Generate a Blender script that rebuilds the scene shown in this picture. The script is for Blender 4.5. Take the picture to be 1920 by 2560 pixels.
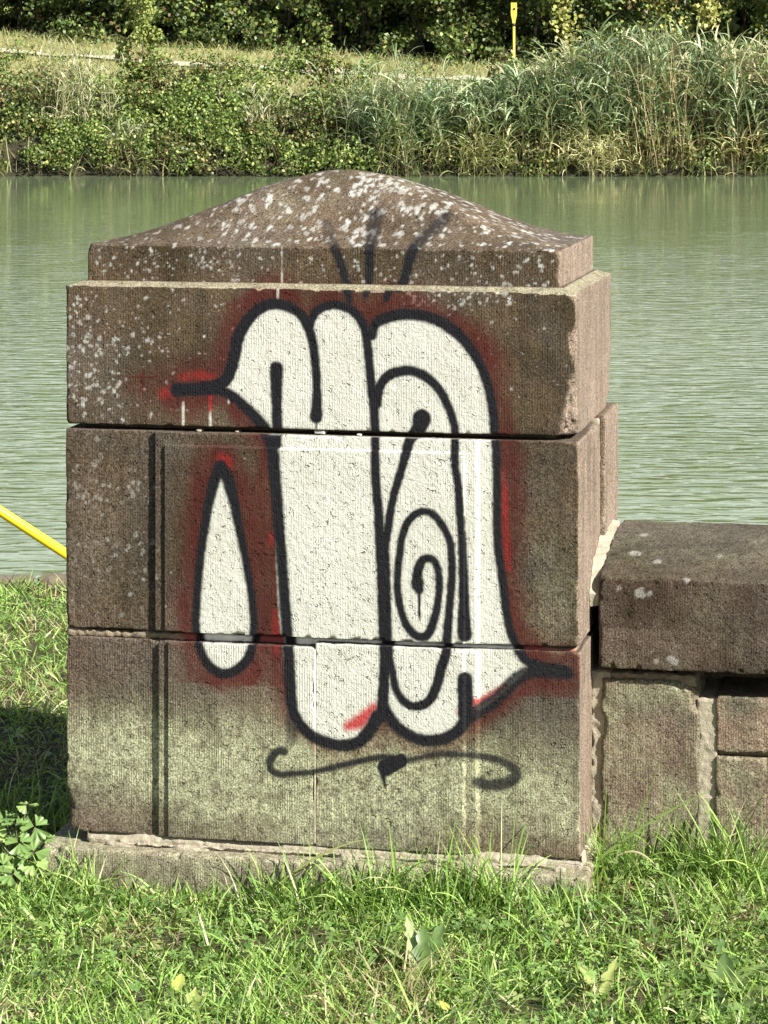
import bpy, math
import numpy as np
from mathutils import Vector
for o in list(bpy.data.objects): bpy.data.objects.remove(o)
scene = bpy.context.scene
COL = scene.collection
R = math.radians

# ------------------------------------------------------------------ camera
cam_d = bpy.data.cameras.new('camera'); cam = bpy.data.objects.new('camera', cam_d); COL.objects.link(cam)
cam.location = (0, 0, 1.72); cam.rotation_euler = (R(90), 0, 0)
cam_d.sensor_fit = 'VERTICAL'; cam_d.sensor_height = 36; cam_d.lens = 98.44
cam_d.shift_y = -0.4297; cam_d.clip_end = 2000; cam_d.clip_start = 0.1
scene.camera = cam

# ------------------------------------------------------------------ sky, sun, exposure
SUN_DIR = Vector((0.80, -0.60, 0)).normalized()
EL = 34.0
world = bpy.data.worlds.new('World'); scene.world = world; world.use_nodes = True
wn = world.node_tree; wn.nodes.clear()
sky = wn.nodes.new('ShaderNodeTexSky'); sky.sky_type = 'NISHITA'; sky.sun_disc = False
sky.sun_elevation = R(EL); sky.sun_rotation = math.atan2(SUN_DIR.x, SUN_DIR.y)
bg = wn.nodes.new('ShaderNodeBackground'); bg.inputs['Strength'].default_value = 0.05
wo = wn.nodes.new('ShaderNodeOutputWorld')
# bright fair-weather cloud, thicker towards the horizon all round
def wnode(t, ins=None, **p):
    n = wn.nodes.new('ShaderNode'+t)
    for k, v in p.items(): setattr(n, k, v)
    for k, v in (ins or {}).items():
        if isinstance(v, bpy.types.NodeSocket): wn.links.new(v, n.inputs[k])
        else: n.inputs[k].default_value = v
    return n
wdir = wnode('TexCoord').outputs['Generated']; wsep = wnode('SeparateXYZ', {0: wdir})
wh = wnode('Math', {0: wnode('Math', {0: wsep.outputs[2], 1: 0.0}, operation='MAXIMUM').outputs[0], 1: .14}, operation='ADD').outputs[0]
wpos = wnode('CombineXYZ', {0: wnode('Math', {0: wsep.outputs[0], 1: wh}, operation='DIVIDE').outputs[0], 1: wnode('Math', {0: wsep.outputs[1], 1: wh}, operation='DIVIDE').outputs[0]}).outputs[0]
wcl = wnode('TexNoise', {'Vector': wpos, 'Scale': .9, 'Detail': 5., 'Roughness': .6}).outputs['Fac']
wbias = wnode('MapRange', {0: wsep.outputs[2], 1: 0.0, 2: .65, 3: .34, 4: -.22}).outputs[0]
wmask = wnode('MapRange', {0: wnode('Math', {0: wcl, 1: wbias}, operation='ADD').outputs[0], 1: .50, 2: .66}).outputs[0]
wmix = wnode('Mix', data_type='RGBA'); wn.links.new(wmask, wmix.inputs[0]); wn.links.new(sky.outputs[0], wmix.inputs[6]); wmix.inputs[7].default_value = (9.4, 9.7, 9.9, 1)
wn.links.new(wmix.outputs[2], bg.inputs['Color']); wn.links.new(bg.outputs[0], wo.inputs['Surface'])
sd = bpy.data.lights.new('sun', 'SUN'); sd.energy = 5.0; sd.angle = R(0.53); sd.color = (1.0, 0.972, 0.92)
sun = bpy.data.objects.new('sun', sd); COL.objects.link(sun)
to_sun = Vector((SUN_DIR.x*math.cos(R(EL)), SUN_DIR.y*math.cos(R(EL)), math.sin(R(EL))))
sun.rotation_euler = to_sun.to_track_quat('Z', 'Y').to_euler(); sun.location = to_sun*30
vs = scene.view_settings; vs.view_transform = 'Standard'; vs.look = 'None'; vs.gamma = 1; vs.use_curve_mapping = False
vs.exposure = 1.2

# ------------------------------------------------------------------ numeric helpers
rng = np.random.default_rng(7)
def hash3(ix, iy, iz, seed):
    h = (ix.astype(np.int64)*374761393 + iy.astype(np.int64)*668265263 + iz.astype(np.int64)*2147483647 + seed*974711) & 0xffffffff
    h = ((h ^ (h >> 13))*1274126177) & 0xffffffff
    h = ((h ^ (h >> 16))*2246822519) & 0xffffffff
    return ((h ^ (h >> 15)) & 0xffffff)/float(0xffffff)
def vnoise(P, seed=0):
    P = np.asarray(P, float); i = np.floor(P).astype(np.int64); f = P-i; f = f*f*(3-2*f)
    r = 0
    for dx in (0, 1):
        for dy in (0, 1):
            for dz in (0, 1):
                w = (f[:, 0] if dx else 1-f[:, 0])*(f[:, 1] if dy else 1-f[:, 1])*(f[:, 2] if dz else 1-f[:, 2])
                r = r + w*hash3(i[:, 0]+dx, i[:, 1]+dy, i[:, 2]+dz, seed)
    return r
def fbm(P, seed=0, octv=3):
    r = 0; a = .5; t = 0
    for k in range(octv):
        r = r + a*vnoise(P*(2.03**k), seed+k*17); t += a; a *= .5
    return r/t
def sstep(a, b, x):
    t = np.clip((x-a)/(b-a), 0, 1); return t*t*(3-2*t)

def make_mesh(name, V, Fq, mat=None, parent=None, attrs=None, tint=None, smooth=False, tris=False, sharp=None):
    me = bpy.data.meshes.new(name)
    V = np.asarray(V, np.float32); Fq = np.asarray(Fq, np.int32)
    k = Fq.shape[1]
    me.vertices.add(len(V)); me.vertices.foreach_set('co', V.ravel())
    me.loops.add(Fq.size); me.loops.foreach_set('vertex_index', Fq.ravel())
    me.polygons.add(len(Fq)); me.polygons.foreach_set('loop_start', np.arange(0, Fq.size, k, dtype=np.int32))
    if attrs:
        for n, a in attrs.items():
            me.attributes.new(n, 'FLOAT', 'POINT').data.foreach_set('value', np.asarray(a, np.float32))
    if tint is not None:
        c = np.ones((len(V), 4), np.float32); c[:, :3] = tint
        me.attributes.new('tint', 'FLOAT_COLOR', 'POINT').data.foreach_set('color', c.ravel())
    me.update(calc_edges=True); me.validate()
    if smooth:
        me.polygons.foreach_set('use_smooth', np.ones(len(me.polygons), bool))
        if sharp: me.set_sharp_from_angle(angle=R(sharp))
    if mat: me.materials.append(mat)
    o = bpy.data.objects.new(name, me); COL.objects.link(o)
    if parent: o.parent = parent
    return o
def empty(name, loc=(0, 0, 0), rz=0):
    o = bpy.data.objects.new(name, None); COL.objects.link(o); o.location = loc; o.rotation_euler = (0, 0, rz)
    o.empty_display_size = .1
    return o
def tag(o, label=None, cat=None, group=None, kind=None):
    if label: o['label'] = label
    if cat: o['category'] = cat
    if group: o['group'] = group
    if kind: o['kind'] = kind
    return o
def polymesh(name, V, faces, mat, parent=None, smooth=False):
    me = bpy.data.meshes.new(name); me.from_pydata([tuple(map(float, v)) for v in V], [], faces); me.update()
    if mat: me.materials.append(mat)
    if smooth: me.polygons.foreach_set('use_smooth', np.ones(len(me.polygons), bool))
    o = bpy.data.objects.new(name, me); COL.objects.link(o)
    if parent: o.parent = parent
    return o
def tube(pts, rad, sides=10):
    pts = [Vector(p) for p in pts]; n = len(pts)
    rad = rad if hasattr(rad, '__len__') else [rad]*n
    V = []; F = []
    for i, p in enumerate(pts):
        t = (pts[min(i+1, n-1)]-pts[max(i-1, 0)]).normalized()
        a = t.cross(Vector((0, 0, 1)))
        if a.length < 1e-3: a = Vector((1, 0, 0))
        a.normalize(); b = t.cross(a)
        for k in range(sides):
            an = 2*math.pi*k/sides; V.append(p+(a*math.cos(an)+b*math.sin(an))*rad[i])
    for i in range(n-1):
        for k in range(sides):
            k2 = (k+1) % sides; F.append((i*sides+k, i*sides+k2, (i+1)*sides+k2, (i+1)*sides+k))
    F.append(tuple(range(sides))[::-1]); F.append(tuple((n-1)*sides+k for k in range(sides)))
    return V, F

# ------------------------------------------------------------------ materials
class NT:
    def __init__(s, name):
        s.m = bpy.data.materials.new(name); s.m.use_nodes = True; s.t = s.m.node_tree; s.t.nodes.clear()
        s.out = s.t.nodes.new('ShaderNodeOutputMaterial')
    def n(s, typ, ins=None, **props):
        nd = s.t.nodes.new('ShaderNode'+typ)
        for k, v in props.items(): setattr(nd, k, v)
        for k, v in (ins or {}).items():
            i = nd.inputs[k]
            if isinstance(v, bpy.types.NodeSocket): s.t.links.new(v, i)
            else: i.default_value = v
        return nd
    def attr(s, name): return s.n('Attribute', attribute_name=name).outputs['Fac']
    def noise(s, vec, scale, detail=3, rough=.55, dist=0):
        return s.n('TexNoise', {'Vector': vec, 'Scale': scale, 'Detail': detail, 'Roughness': rough, 'Distortion': dist}).outputs['Fac']
    def ramp(s, fac, a, b, lo=0., hi=1.):
        return s.n('MapRange', {0: fac, 1: a, 2: b, 3: lo, 4: hi}).outputs[0]
    def math(s, op, a, b=None, clamp=False):
        d = {0: a}
        if b is not None: d[1] = b
        return s.n('Math', d, operation=op, use_clamp=clamp).outputs[0]
    def mix(s, fac, a, b, blend='MIX'):
        nd = s.t.nodes.new('ShaderNodeMix'); nd.data_type = 'RGBA'; nd.blend_type = blend
        for idx, v in ((0, fac), (6, a), (7, b)):
            if isinstance(v, bpy.types.NodeSocket): s.t.links.new(v, nd.inputs[idx])
            else: nd.inputs[idx].default_value = (v if idx == 0 else (*v, 1))
        return nd.outputs[2]
    def done(s, shader): s.t.links.new(shader, s.out.inputs['Surface']); return s.m

def sandstone(name, crust=(.068, .050, .028), crust2=(.105, .074, .043), fresh=(.262, .20, .152), algae=(.365, .365, .225), chisel=1.0, seedoff=0.0, relief=1.0):
    t = NT(name); co = t.n('TexCoord').outputs['Object']
    vec = t.n('Mapping', {'Vector': co, 'Location': (seedoff, seedoff*1.7, seedoff*.6)}).outputs[0]
    n1 = t.noise(vec, 7, 4); n2 = t.noise(vec, 45, 4, .6); n3 = t.noise(vec, 260, 3, .6)
    streak = t.noise(t.n('Mapping', {'Vector': vec, 'Scale': (38, 38, 3.5)}).outputs[0], 1, 3)
    base = t.mix(t.ramp(n1, .40, .60), crust, crust2)
    base = t.mix(t.ramp(t.noise(vec, 3.2, 5, .6), .48, .62, 0, .6), base, (.095, .083, .07))
    base = t.mix(t.ramp(t.noise(vec, 5.1, 5, .65, .5), .54, .66, 0, .55), base, (.028, .023, .018))
    base = t.mix(t.math('MULTIPLY', t.attr('fresh'), t.ramp(n2, .2, .6, .55, 1.)), base, fresh)
    al = t.math('MULTIPLY', t.attr('algae'), t.ramp(n2, .3, .62, .35, 1.15), True)
    base = t.mix(al, base, algae)
    base = t.mix(t.ramp(streak, .42, .66, 0, .6), base, t.mix(1., base, (.62, .61, .58), 'MULTIPLY'))
    gr = t.ramp(n3, .38, .62, .5, 1.5)
    base = t.mix(1., base, t.n('CombineColor', {0: gr, 1: gr, 2: gr}).outputs[0], 'MULTIPLY')
    speck = t.n('TexVoronoi', {'Vector': vec, 'Scale': 190}, feature='F1').outputs['Distance']
    sp = t.math('MULTIPLY', t.ramp(speck, .26, .16), t.ramp(t.noise(vec, 30, 2), .5, .68))
    base = t.mix(t.math('MULTIPLY', sp, t.ramp(t.attr('algae'), 0, 1, .3, .8)), base, (.5, .46, .36))
    lich = t.mix(t.ramp(n3, .3, .7), (.35, .34, .30), (.50, .49, .44))
    base = t.mix(t.attr('lichen'), base, lich)
    wear = t.ramp(n2, .62, .74, 1., .75)
    white = t.attr('white'); red = t.attr('red'); black = t.attr('black'); hot = t.attr('hot')
    base = t.mix(red, base, t.mix(1., t.mix(.55, base, (.16, .14, .12)), (.56, .16, .15), 'MULTIPLY'))
    base = t.mix(t.math('MULTIPLY', white, wear, True), base, t.mix(t.ramp(n1, .3, .7), (.55, .54, .45), (.60, .59, .51)))
    base = t.mix(hot, base, (.42, .018, .02))
    base = t.mix(black, base, (.011, .011, .013))
    # relief: tooled grooves, grain and small pits
    gm = t.n('Mapping', {'Vector': vec, 'Scale': (1, 1, .05)}).outputs[0]
    wave = t.n('TexWave', {'Vector': gm, 'Scale': 58., 'Distortion': 3.2, 'Detail': 3., 'Detail Scale': 1.1}, wave_type='BANDS', bands_direction='X').outputs['Fac']
    wm = t.math('MULTIPLY', t.math('MULTIPLY', wave, t.attr('tool')), t.ramp(t.noise(vec, 17, 4, .6), .38, .62, .05, 1.0*chisel))
    h = t.math('ADD', t.math('MULTIPLY', wm, .30), t.math('MULTIPLY', t.noise(vec, 150, 5, .72), 1.8))
    pit = t.ramp(t.noise(vec, 75, 2, .5, .4), .64, .70, 0, -2.6)
    pit2 = t.ramp(t.noise(vec, 130, 1, .5), .675, .73, 0, -1.8)
    h = t.math('ADD', h, t.math('ADD', pit, pit2))
    h = t.math('ADD', h, t.math('MULTIPLY', t.attr('lichen'), .35))
    bmp = t.n('Bump', {'Height': h, 'Strength': 1.0, 'Distance': .0018*relief}).outputs[0]
    rough = t.mix(t.math('MAXIMUM', white, black, True), (.93,)*3, (.55,)*3)
    bs = t.n('BsdfPrincipled', {'Base Color': base, 'Roughness': rough, 'Normal': bmp, 'Specular IOR Level': .12})
    return t.done(bs.outputs[0])
M = {}
M['stone'] = sandstone('pillar_sandstone')
M['stone_b'] = sandstone('pillar_sandstone_middle', (.066, .049, .029), (.098, .07, .043), chisel=.6, seedoff=1.3, relief=1.1)
M['stone_c'] = sandstone('pillar_sandstone_lower_left', (.085, .063, .043), (.12, .086, .06), chisel=1.25, seedoff=7.7, relief=1.1)
M['stone_d'] = sandstone('pillar_sandstone_lower_right', (.072, .053, .032), (.118, .082, .052), chisel=.9, seedoff=9.9, relief=1.25)
M['cope'] = sandstone('coping_sandstone', (.052, .036, .024), (.08, .056, .039), chisel=.6, seedoff=3.1, relief=1.7)
M['wall'] = sandstone('wall_sandstone', (.11, .08, .052), (.17, .118, .082), (.30, .195, .14), chisel=.8, seedoff=5.3, relief=2.0)
def rough_mat(name, c1, c2, scale, bump, c3=None, dist=.004, rough=.95, paint=False):
    t = NT(name); co = t.n('TexCoord').outputs['Object']
    n = t.noise(co, scale, 5, .65); n2 = t.noise(co, scale*5, 4, .65)
    b = t.mix(t.ramp(n, .35, .65), c1, c2)
    if c3: b = t.mix(t.ramp(n2, .5, .7, 0, .7), b, c3)
    if paint:
        b = t.mix(t.attr('red'), b, (.30, .05, .05)); b = t.mix(t.attr('white'), b, (.76, .75, .69)); b = t.mix(t.attr('black'), b, (.012, .012, .014))
    h = t.math('ADD', n, t.math('MULTIPLY', n2, .6))
    bm = t.n('Bump', {'Height': h, 'Strength': bump, 'Distance': dist}).outputs[0]
    return t.done(t.n('BsdfPrincipled', {'Base Color': b, 'Roughness': rough, 'Normal': bm, 'Specular IOR Level': .25}).outputs[0])
M['mortar'] = rough_mat('lime_mortar', (.34, .30, .215), (.44, .39, .285), 90, 1., (.24, .185, .13), paint=True)
M['mortar_dark'] = rough_mat('old_grey_mortar', (.20, .155, .10), (.30, .24, .165), 40, 1., (.12, .09, .06), paint=True)
M['core'] = rough_mat('rubble_core', (.10, .075, .045), (.15, .11, .07), 25, 1., (.06, .045, .03))
M['soil'] = rough_mat('lawn_soil', (.035, .032, .014), (.07, .06, .03), 18, 1., (.16, .13, .07))
M['bank'] = rough_mat('shade_toned_bank_soil', (.022, .021, .010), (.035, .033, .016), 2, 1., (.05, .042, .022), dist=.05)  # soil set near black: shade between the leaves put into its colour
M['meadow'] = rough_mat('dry_meadow', (.23, .22, .085), (.31, .275, .13), 1.5, 1., (.16, .2, .06), dist=.05)
M['gravel'] = rough_mat('pale_gravel', (.42, .38, .27), (.52, .47, .35), 6, 1., dist=.02)
M['quay'] = rough_mat('quay_stone', (.13, .105, .07), (.2, .165, .115), 9, 1., (.12, .10, .07))
def leafmat(name, trans=.35, rough=.5, spec=.3):
    t = NT(name); c = t.n('Attribute', attribute_name='tint').outputs['Color']
    p = t.n('BsdfPrincipled', {'Base Color': c, 'Roughness': rough, 'Specular IOR Level': spec}).outputs[0]
    tr = t.n('BsdfTranslucent', {'Color': t.mix(1., c, (1.1, 1.15, .55), 'MULTIPLY')}).outputs[0]
    return t.done(t.n('MixShader', {0: trans, 1: p, 2: tr}).outputs[0])
M['grass'] = leafmat('grass_blades', .25, .5, .3)
M['leaf'] = leafmat('leaves', .22, .42, .5)
M['farleaf'] = leafmat('far_leaves', .15, .5, .4)
def flatmat(name, c, rough=.5, spec=.5, wear=None):
    t = NT(name); co = t.n('TexCoord').outputs['Object']
    b = c
    nn = t.noise(co, 30, 5, .65)
    b = t.mix(t.ramp(nn, .35, .7, 0, .35), c, wear or tuple(x*.6 for x in c))
    return t.done(t.n('BsdfPrincipled', {'Base Color': b, 'Roughness': t.ramp(nn, .3, .7, rough*.8, rough*1.2), 'Specular IOR Level': spec}).outputs[0])
M['yellow'] = flatmat('yellow_paint', (.80, .60, .02), .45, .5, (.72, .52, .02))
M['marker_yellow'] = flatmat('marker_yellow', (.66, .52, .07), .55)
M['black'] = flatmat('black_band', (.02, .02, .02), .5)
M['bark'] = rough_mat('bark', (.09, .07, .045), (.15, .12, .08), 20, 1.)
def watermat():
    t = NT('canal_water'); co = t.n('TexCoord').outputs['Object']
    m = t.n('Mapping', {'Vector': co, 'Rotation': (0, 0, R(6)), 'Scale': (.36, 1, 1)}).outputs[0]
    a = t.noise(m, 9.5, 1.5, .45, .3); b = t.noise(m, 26, 1, .5); c = t.noise(co, .35, 2)
    h = t.math('ADD', t.math('MULTIPLY', a, 1.), t.math('MULTIPLY', b, .10))
    h = t.math('MULTIPLY', h, t.ramp(c, .35, .65, .6, 1.2))
    ysep = t.n('SeparateXYZ', {0: co}).outputs[1]; h = t.math('MULTIPLY', h, t.ramp(ysep, 16, 50, 1., .10))
    bm = t.n('Bump', {'Height': h, 'Strength': 1., 'Distance': .026}).outputs[0]
    col = t.mix(t.ramp(t.noise(co, .12, 2), .3, .7), (.155, .205, .105), (.185, .235, .125))
    return t.done(t.n('BsdfPrincipled', {'Base Color': col, 'Roughness': .03, 'IOR': 1.33, 'Normal': bm}).outputs[0])
M['water'] = watermat()

STROKES = [
  ('humpA', 0.0052, 1.0, [(0.252, 1.0302, 0.0129), (0.2987, 1.033, 0.0121), (0.3452, 1.0436, 0.0116), (0.3657, 1.0596, 0.0116), (0.38, 1.0996, 0.0116), (0.3889, 1.1447, 0.0115), (0.4094, 1.1831, 0.011), (0.4379, 1.2103, 0.0106), (0.4698, 1.2203, 0.0103), (0.5017, 1.214, 0.0098), (0.5273, 1.1989, 0.0094), (0.5449, 1.17, 0.0091), (0.5546, 1.135, 0.0088), (0.5608, 1.0861, 0.0086), (0.5634, 1.0415, 0.0086), (0.5634, 1.0055, 0.0099), (0.5617, 0.9788, 0.012)]),
  ('humpAdrip', 0.0017, 1.0, [(0.5617, 0.9771, 0.0017), (0.5617, 0.9539, 0.0017)]),
  ('lip', 0.0077, 1.0, [(0.3041, 1.0314, 0.0103), (0.3452, 1.0323, 0.0103), (0.3773, 1.0192, 0.0103), (0.405, 0.9974, 0.0103), (0.4281, 0.9755, 0.0108), (0.4467, 0.9536, 0.0113), (0.4627, 0.9273, 0.0115), (0.4707, 0.8973, 0.0116), (0.4724, 0.8715, 0.0116), (0.4778, 0.8131, 0.0113), (0.484, 0.7341, 0.011), (0.4902, 0.6559, 0.0107), (0.4963, 0.577, 0.011), (0.5008, 0.5177, 0.0112), (0.5052, 0.4594, 0.0112), (0.5087, 0.3976, 0.0109), (0.5149, 0.3463, 0.0107), (0.5352, 0.3154, 0.0107), (0.567, 0.292, 0.0109), (0.6109, 0.2803, 0.0112), (0.6512, 0.2857, 0.0115), (0.6792, 0.311, 0.0118), (0.6993, 0.347, 0.012)]),
  ('smear', 0.0138, 0.7, [(0.5096, 0.3348, 0.0103), (0.5131, 0.2894, 0.0103)]),
  ('innerA', 0.0052, 1.0, [(0.4742, 1.0817, 0.0129), (0.4742, 1.0137, 0.0103), (0.476, 0.9543, 0.0103), (0.4751, 0.919, 0.0112)]),
  ('humpB', 0.0052, 1.0, [(0.5476, 1.1744, 0.0077), (0.5608, 1.2038, 0.0083), (0.5933, 1.2198, 0.0086), (0.625, 1.2161, 0.0086), (0.6477, 1.2027, 0.0086), (0.6661, 1.1765, 0.0086), (0.6749, 1.133, 0.0086), (0.6792, 1.0886, 0.0087), (0.6836, 1.0442, 0.009), (0.6888, 0.9999, 0.0088), (0.6906, 0.9597, 0.0085), (0.6932, 0.9333, 0.0083), (0.695, 0.859, 0.0085), (0.7011, 0.7805, 0.0091), (0.7046, 0.7216, 0.0099), (0.7089, 0.6636, 0.0104), (0.7115, 0.5851, 0.0107), (0.7142, 0.5066, 0.0105), (0.715, 0.4724, 0.0103), (0.7133, 0.4262, 0.0103), (0.7098, 0.3671, 0.0106), (0.7046, 0.3438, 0.0112)]),
  ('bottomR', 0.0077, 1.0, [(0.7098, 0.3782, 0.0103), (0.7211, 0.3522, 0.0106), (0.7429, 0.3251, 0.0107), (0.7707, 0.3076, 0.0107), (0.8028, 0.2989, 0.0109), (0.8418, 0.305, 0.0111), (0.8737, 0.3235, 0.0114), (0.8936, 0.3525, 0.0116)]),
  ('tail', 0.0112, 0.95, [(0.8936, 0.3525, 0.0138), (0.9142, 0.3644, 0.0134), (0.9366, 0.3773, 0.0131), (0.9606, 0.3979, 0.0129), (0.9803, 0.4183, 0.0129), (1.0, 0.4369, 0.0129), (1.0274, 0.4516, 0.0129), (1.0666, 0.4541, 0.0127), (1.1049, 0.4515, 0.012)]),
  ('stub', 0.0052, 1.0, [(0.8875, 0.4312, 0.0138), (0.8893, 0.3565, 0.0138)]),
  ('humpF', 0.006, 1.0, [(0.6845, 1.1555, 0.0086), (0.6897, 1.1769, 0.0095), (0.7037, 1.1892, 0.0103), (0.7351, 1.2, 0.0106), (0.7751, 1.2024, 0.0107), (0.815, 1.1954, 0.0105), (0.847, 1.1798, 0.0103), (0.8746, 1.159, 0.01), (0.8979, 1.1323, 0.0098), (0.9177, 1.1021, 0.0093), (0.9314, 1.0668, 0.009), (0.9409, 1.028, 0.0087), (0.9469, 0.99, 0.0085), (0.9495, 0.9544, 0.0083), (0.952, 0.9316, 0.0081), (0.9537, 0.885, 0.0078), (0.9546, 0.8274, 0.0077), (0.9546, 0.7689, 0.0077), (0.9563, 0.7105, 0.0077), (0.9623, 0.6726, 0.0077), (0.97, 0.6144, 0.0077), (0.976, 0.5638, 0.0077), (0.9863, 0.5294, 0.0081), (1.0, 0.4987, 0.0085), (1.0154, 0.4765, 0.009), (1.0393, 0.4656, 0.0094), (1.0776, 0.4588, 0.0103), (1.1032, 0.4548, 0.0112)]),
  ('archG', 0.0052, 1.0, [(0.695, 1.0086, 0.0086), (0.7011, 1.0463, 0.0091), (0.7194, 1.0707, 0.0095), (0.7516, 1.0825, 0.0095), (0.7829, 1.0797, 0.0094), (0.8106, 1.0641, 0.0089), (0.8349, 1.0374, 0.0084), (0.8504, 1.0072, 0.008), (0.8625, 0.9717, 0.0077), (0.8651, 0.9463, 0.0077), (0.8677, 0.8826, 0.0077), (0.8737, 0.8445, 0.0077), (0.878, 0.786, 0.0077), (0.8815, 0.7275, 0.0077), (0.8841, 0.6698, 0.0084), (0.8858, 0.6112, 0.0094), (0.8858, 0.5526, 0.0115), (0.8875, 0.5272, 0.0138)]),
  ('dotH', 0.0052, 1.0, [(0.7933, 0.9819, 0.0172), (0.7864, 0.9613, 0.0137), (0.7681, 0.9353, 0.0102), (0.7586, 0.8992, 0.0084), (0.7473, 0.8605, 0.0081), (0.7351, 0.8208, 0.0077), (0.7272, 0.7813, 0.0077), (0.7211, 0.7418, 0.0077), (0.7168, 0.7024, 0.0077), (0.7194, 0.6247, 0.0077), (0.7211, 0.5462, 0.0077), (0.7246, 0.4763, 0.0077), (0.7307, 0.4458, 0.0077), (0.7385, 0.4077, 0.0077), (0.7551, 0.3811, 0.0077), (0.7785, 0.3702, 0.008), (0.8028, 0.3773, 0.0087), (0.8184, 0.395, 0.0094), (0.8305, 0.427, 0.0095), (0.8383, 0.4588, 0.0095), (0.847, 0.4847, 0.0092), (0.8504, 0.5317, 0.0085), (0.8556, 0.5906, 0.0078), (0.8599, 0.6494, 0.0076), (0.8591, 0.7072, 0.0074), (0.8504, 0.7384, 0.0073), (0.834, 0.7651, 0.0073), (0.8184, 0.7807, 0.0073), (0.7985, 0.7861, 0.0073), (0.7785, 0.7769, 0.0073), (0.7629, 0.7585, 0.0073), (0.7525, 0.7309, 0.0073), (0.7473, 0.6957, 0.0073), (0.7429, 0.6529, 0.0073), (0.7429, 0.6179, 0.0073), (0.7473, 0.5865, 0.0074), (0.7551, 0.5594, 0.0076), (0.7664, 0.536, 0.0078), (0.7864, 0.5197, 0.008), (0.8063, 0.5222, 0.0081), (0.8184, 0.5466, 0.0079), (0.8279, 0.5818, 0.0075), (0.8323, 0.6169, 0.0073), (0.8323, 0.6484, 0.0073), (0.8262, 0.6754, 0.0073), (0.8141, 0.6861, 0.0076), (0.7985, 0.6838, 0.008), (0.789, 0.6664, 0.0087), (0.7846, 0.6467, 0.01), (0.7864, 0.6271, 0.0112)]),
  ('blobS', 0.0052, 1.0, [(0.7855, 0.6356, 0.012), (0.789, 0.6204, 0.0095)]),
  ('dripS', 0.0017, 1.0, [(0.7898, 0.6162, 0.003), (0.7907, 0.5549, 0.0013)]),
  ('tear', 0.0069, 1.0, [(0.3541, 0.8682, 0.0129), (0.3398, 0.8367, 0.0109), (0.3273, 0.7887, 0.0092), (0.3175, 0.7286, 0.0085), (0.3085, 0.6686, 0.008), (0.3032, 0.6095, 0.0078), (0.2987, 0.5496, 0.0077), (0.3005, 0.5098, 0.0078), (0.3067, 0.4788, 0.0081), (0.3211, 0.4474, 0.0086), (0.3434, 0.4276, 0.0093), (0.3684, 0.4235, 0.0095), (0.3925, 0.4348, 0.0094), (0.413, 0.4556, 0.0089), (0.4236, 0.4836, 0.0084), (0.4272, 0.5226, 0.0079), (0.4245, 0.5742, 0.0077), (0.4156, 0.6335, 0.0077), (0.4041, 0.6918, 0.0077), (0.3916, 0.7509, 0.0085), (0.3809, 0.8024, 0.0106), (0.3693, 0.841, 0.0119), (0.3541, 0.8682, 0.0129)]),
  ('swoosh', 0.0077, 0.95, [(0.4946, 0.2601, 0.0077), (0.4848, 0.2622, 0.0077), (0.4733, 0.2557, 0.0077), (0.4636, 0.2371, 0.0077), (0.4662, 0.2209, 0.0071), (0.4866, 0.2115, 0.0062), (0.5184, 0.2148, 0.0056), (0.559, 0.2203, 0.0056), (0.6311, 0.2402, 0.0056), (0.6906, 0.2559, 0.0057), (0.7307, 0.2613, 0.006)]),
  ('swooshblob', 0.0026, 1.0, [(0.7176, 0.2376, 0.0155), (0.7499, 0.2537, 0.0129)]),
  ('swdrip', 0.0026, 1.0, [(0.7089, 0.2286, 0.0052), (0.7133, 0.2092, 0.0034), (0.7159, 0.1939, 0.0013)]),
  ('swoosh2', 0.0103, 0.9, [(0.7499, 0.2511, 0.0056), (0.7707, 0.2564, 0.0058), (0.8106, 0.2669, 0.006), (0.8504, 0.2722, 0.0062), (0.8893, 0.2716, 0.0064), (0.9288, 0.2675, 0.0069), (0.9683, 0.2584, 0.0073), (0.9923, 0.2435, 0.0088), (0.9957, 0.2302, 0.0103), (0.9838, 0.2186, 0.0107), (0.9606, 0.2098, 0.0112), (0.9288, 0.2081, 0.0103), (0.9134, 0.2142, 0.0095)]),
  ('fan1c', 0.0052, 0.97, [(0.6302, 1.2538, 0.0077), (0.6346, 1.2299, 0.0056)]),
  ('fan2c', 0.0052, 0.97, [(0.6722, 1.2545, 0.0077), (0.6705, 1.2433, 0.0056)]),
  ('fan3c', 0.0052, 0.97, [(0.7211, 1.2553, 0.0086), (0.715, 1.2346, 0.0056)]),
  ('fan1', 0.0077, 0.95, [(0.5937, 1.3393, 0.0082), (0.6078, 1.3067, 0.0082), (0.622, 1.2577, 0.0086)]),
  ('fan2', 0.0077, 0.97, [(0.6722, 1.3403, 0.0086), (0.6695, 1.2584, 0.0077)]),
  ('fan3', 0.0077, 0.97, [(0.766, 1.3415, 0.0095), (0.7476, 1.2751, 0.009), (0.7406, 1.2595, 0.0086)]),
  ('fan1d', 0.012, 0.5, [(0.5573, 1.3871, 0.0103), (0.5893, 1.3463, 0.0086)]),
  ('fan2d', 0.0155, 0.75, [(0.6644, 1.4046, 0.0146), (0.6657, 1.3721, 0.0125), (0.6708, 1.3456, 0.0103)]),
  ('fan3d', 0.0138, 0.75, [(0.815, 1.3992, 0.0129), (0.7883, 1.3693, 0.0116), (0.7676, 1.3452, 0.0103)]),
]
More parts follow.
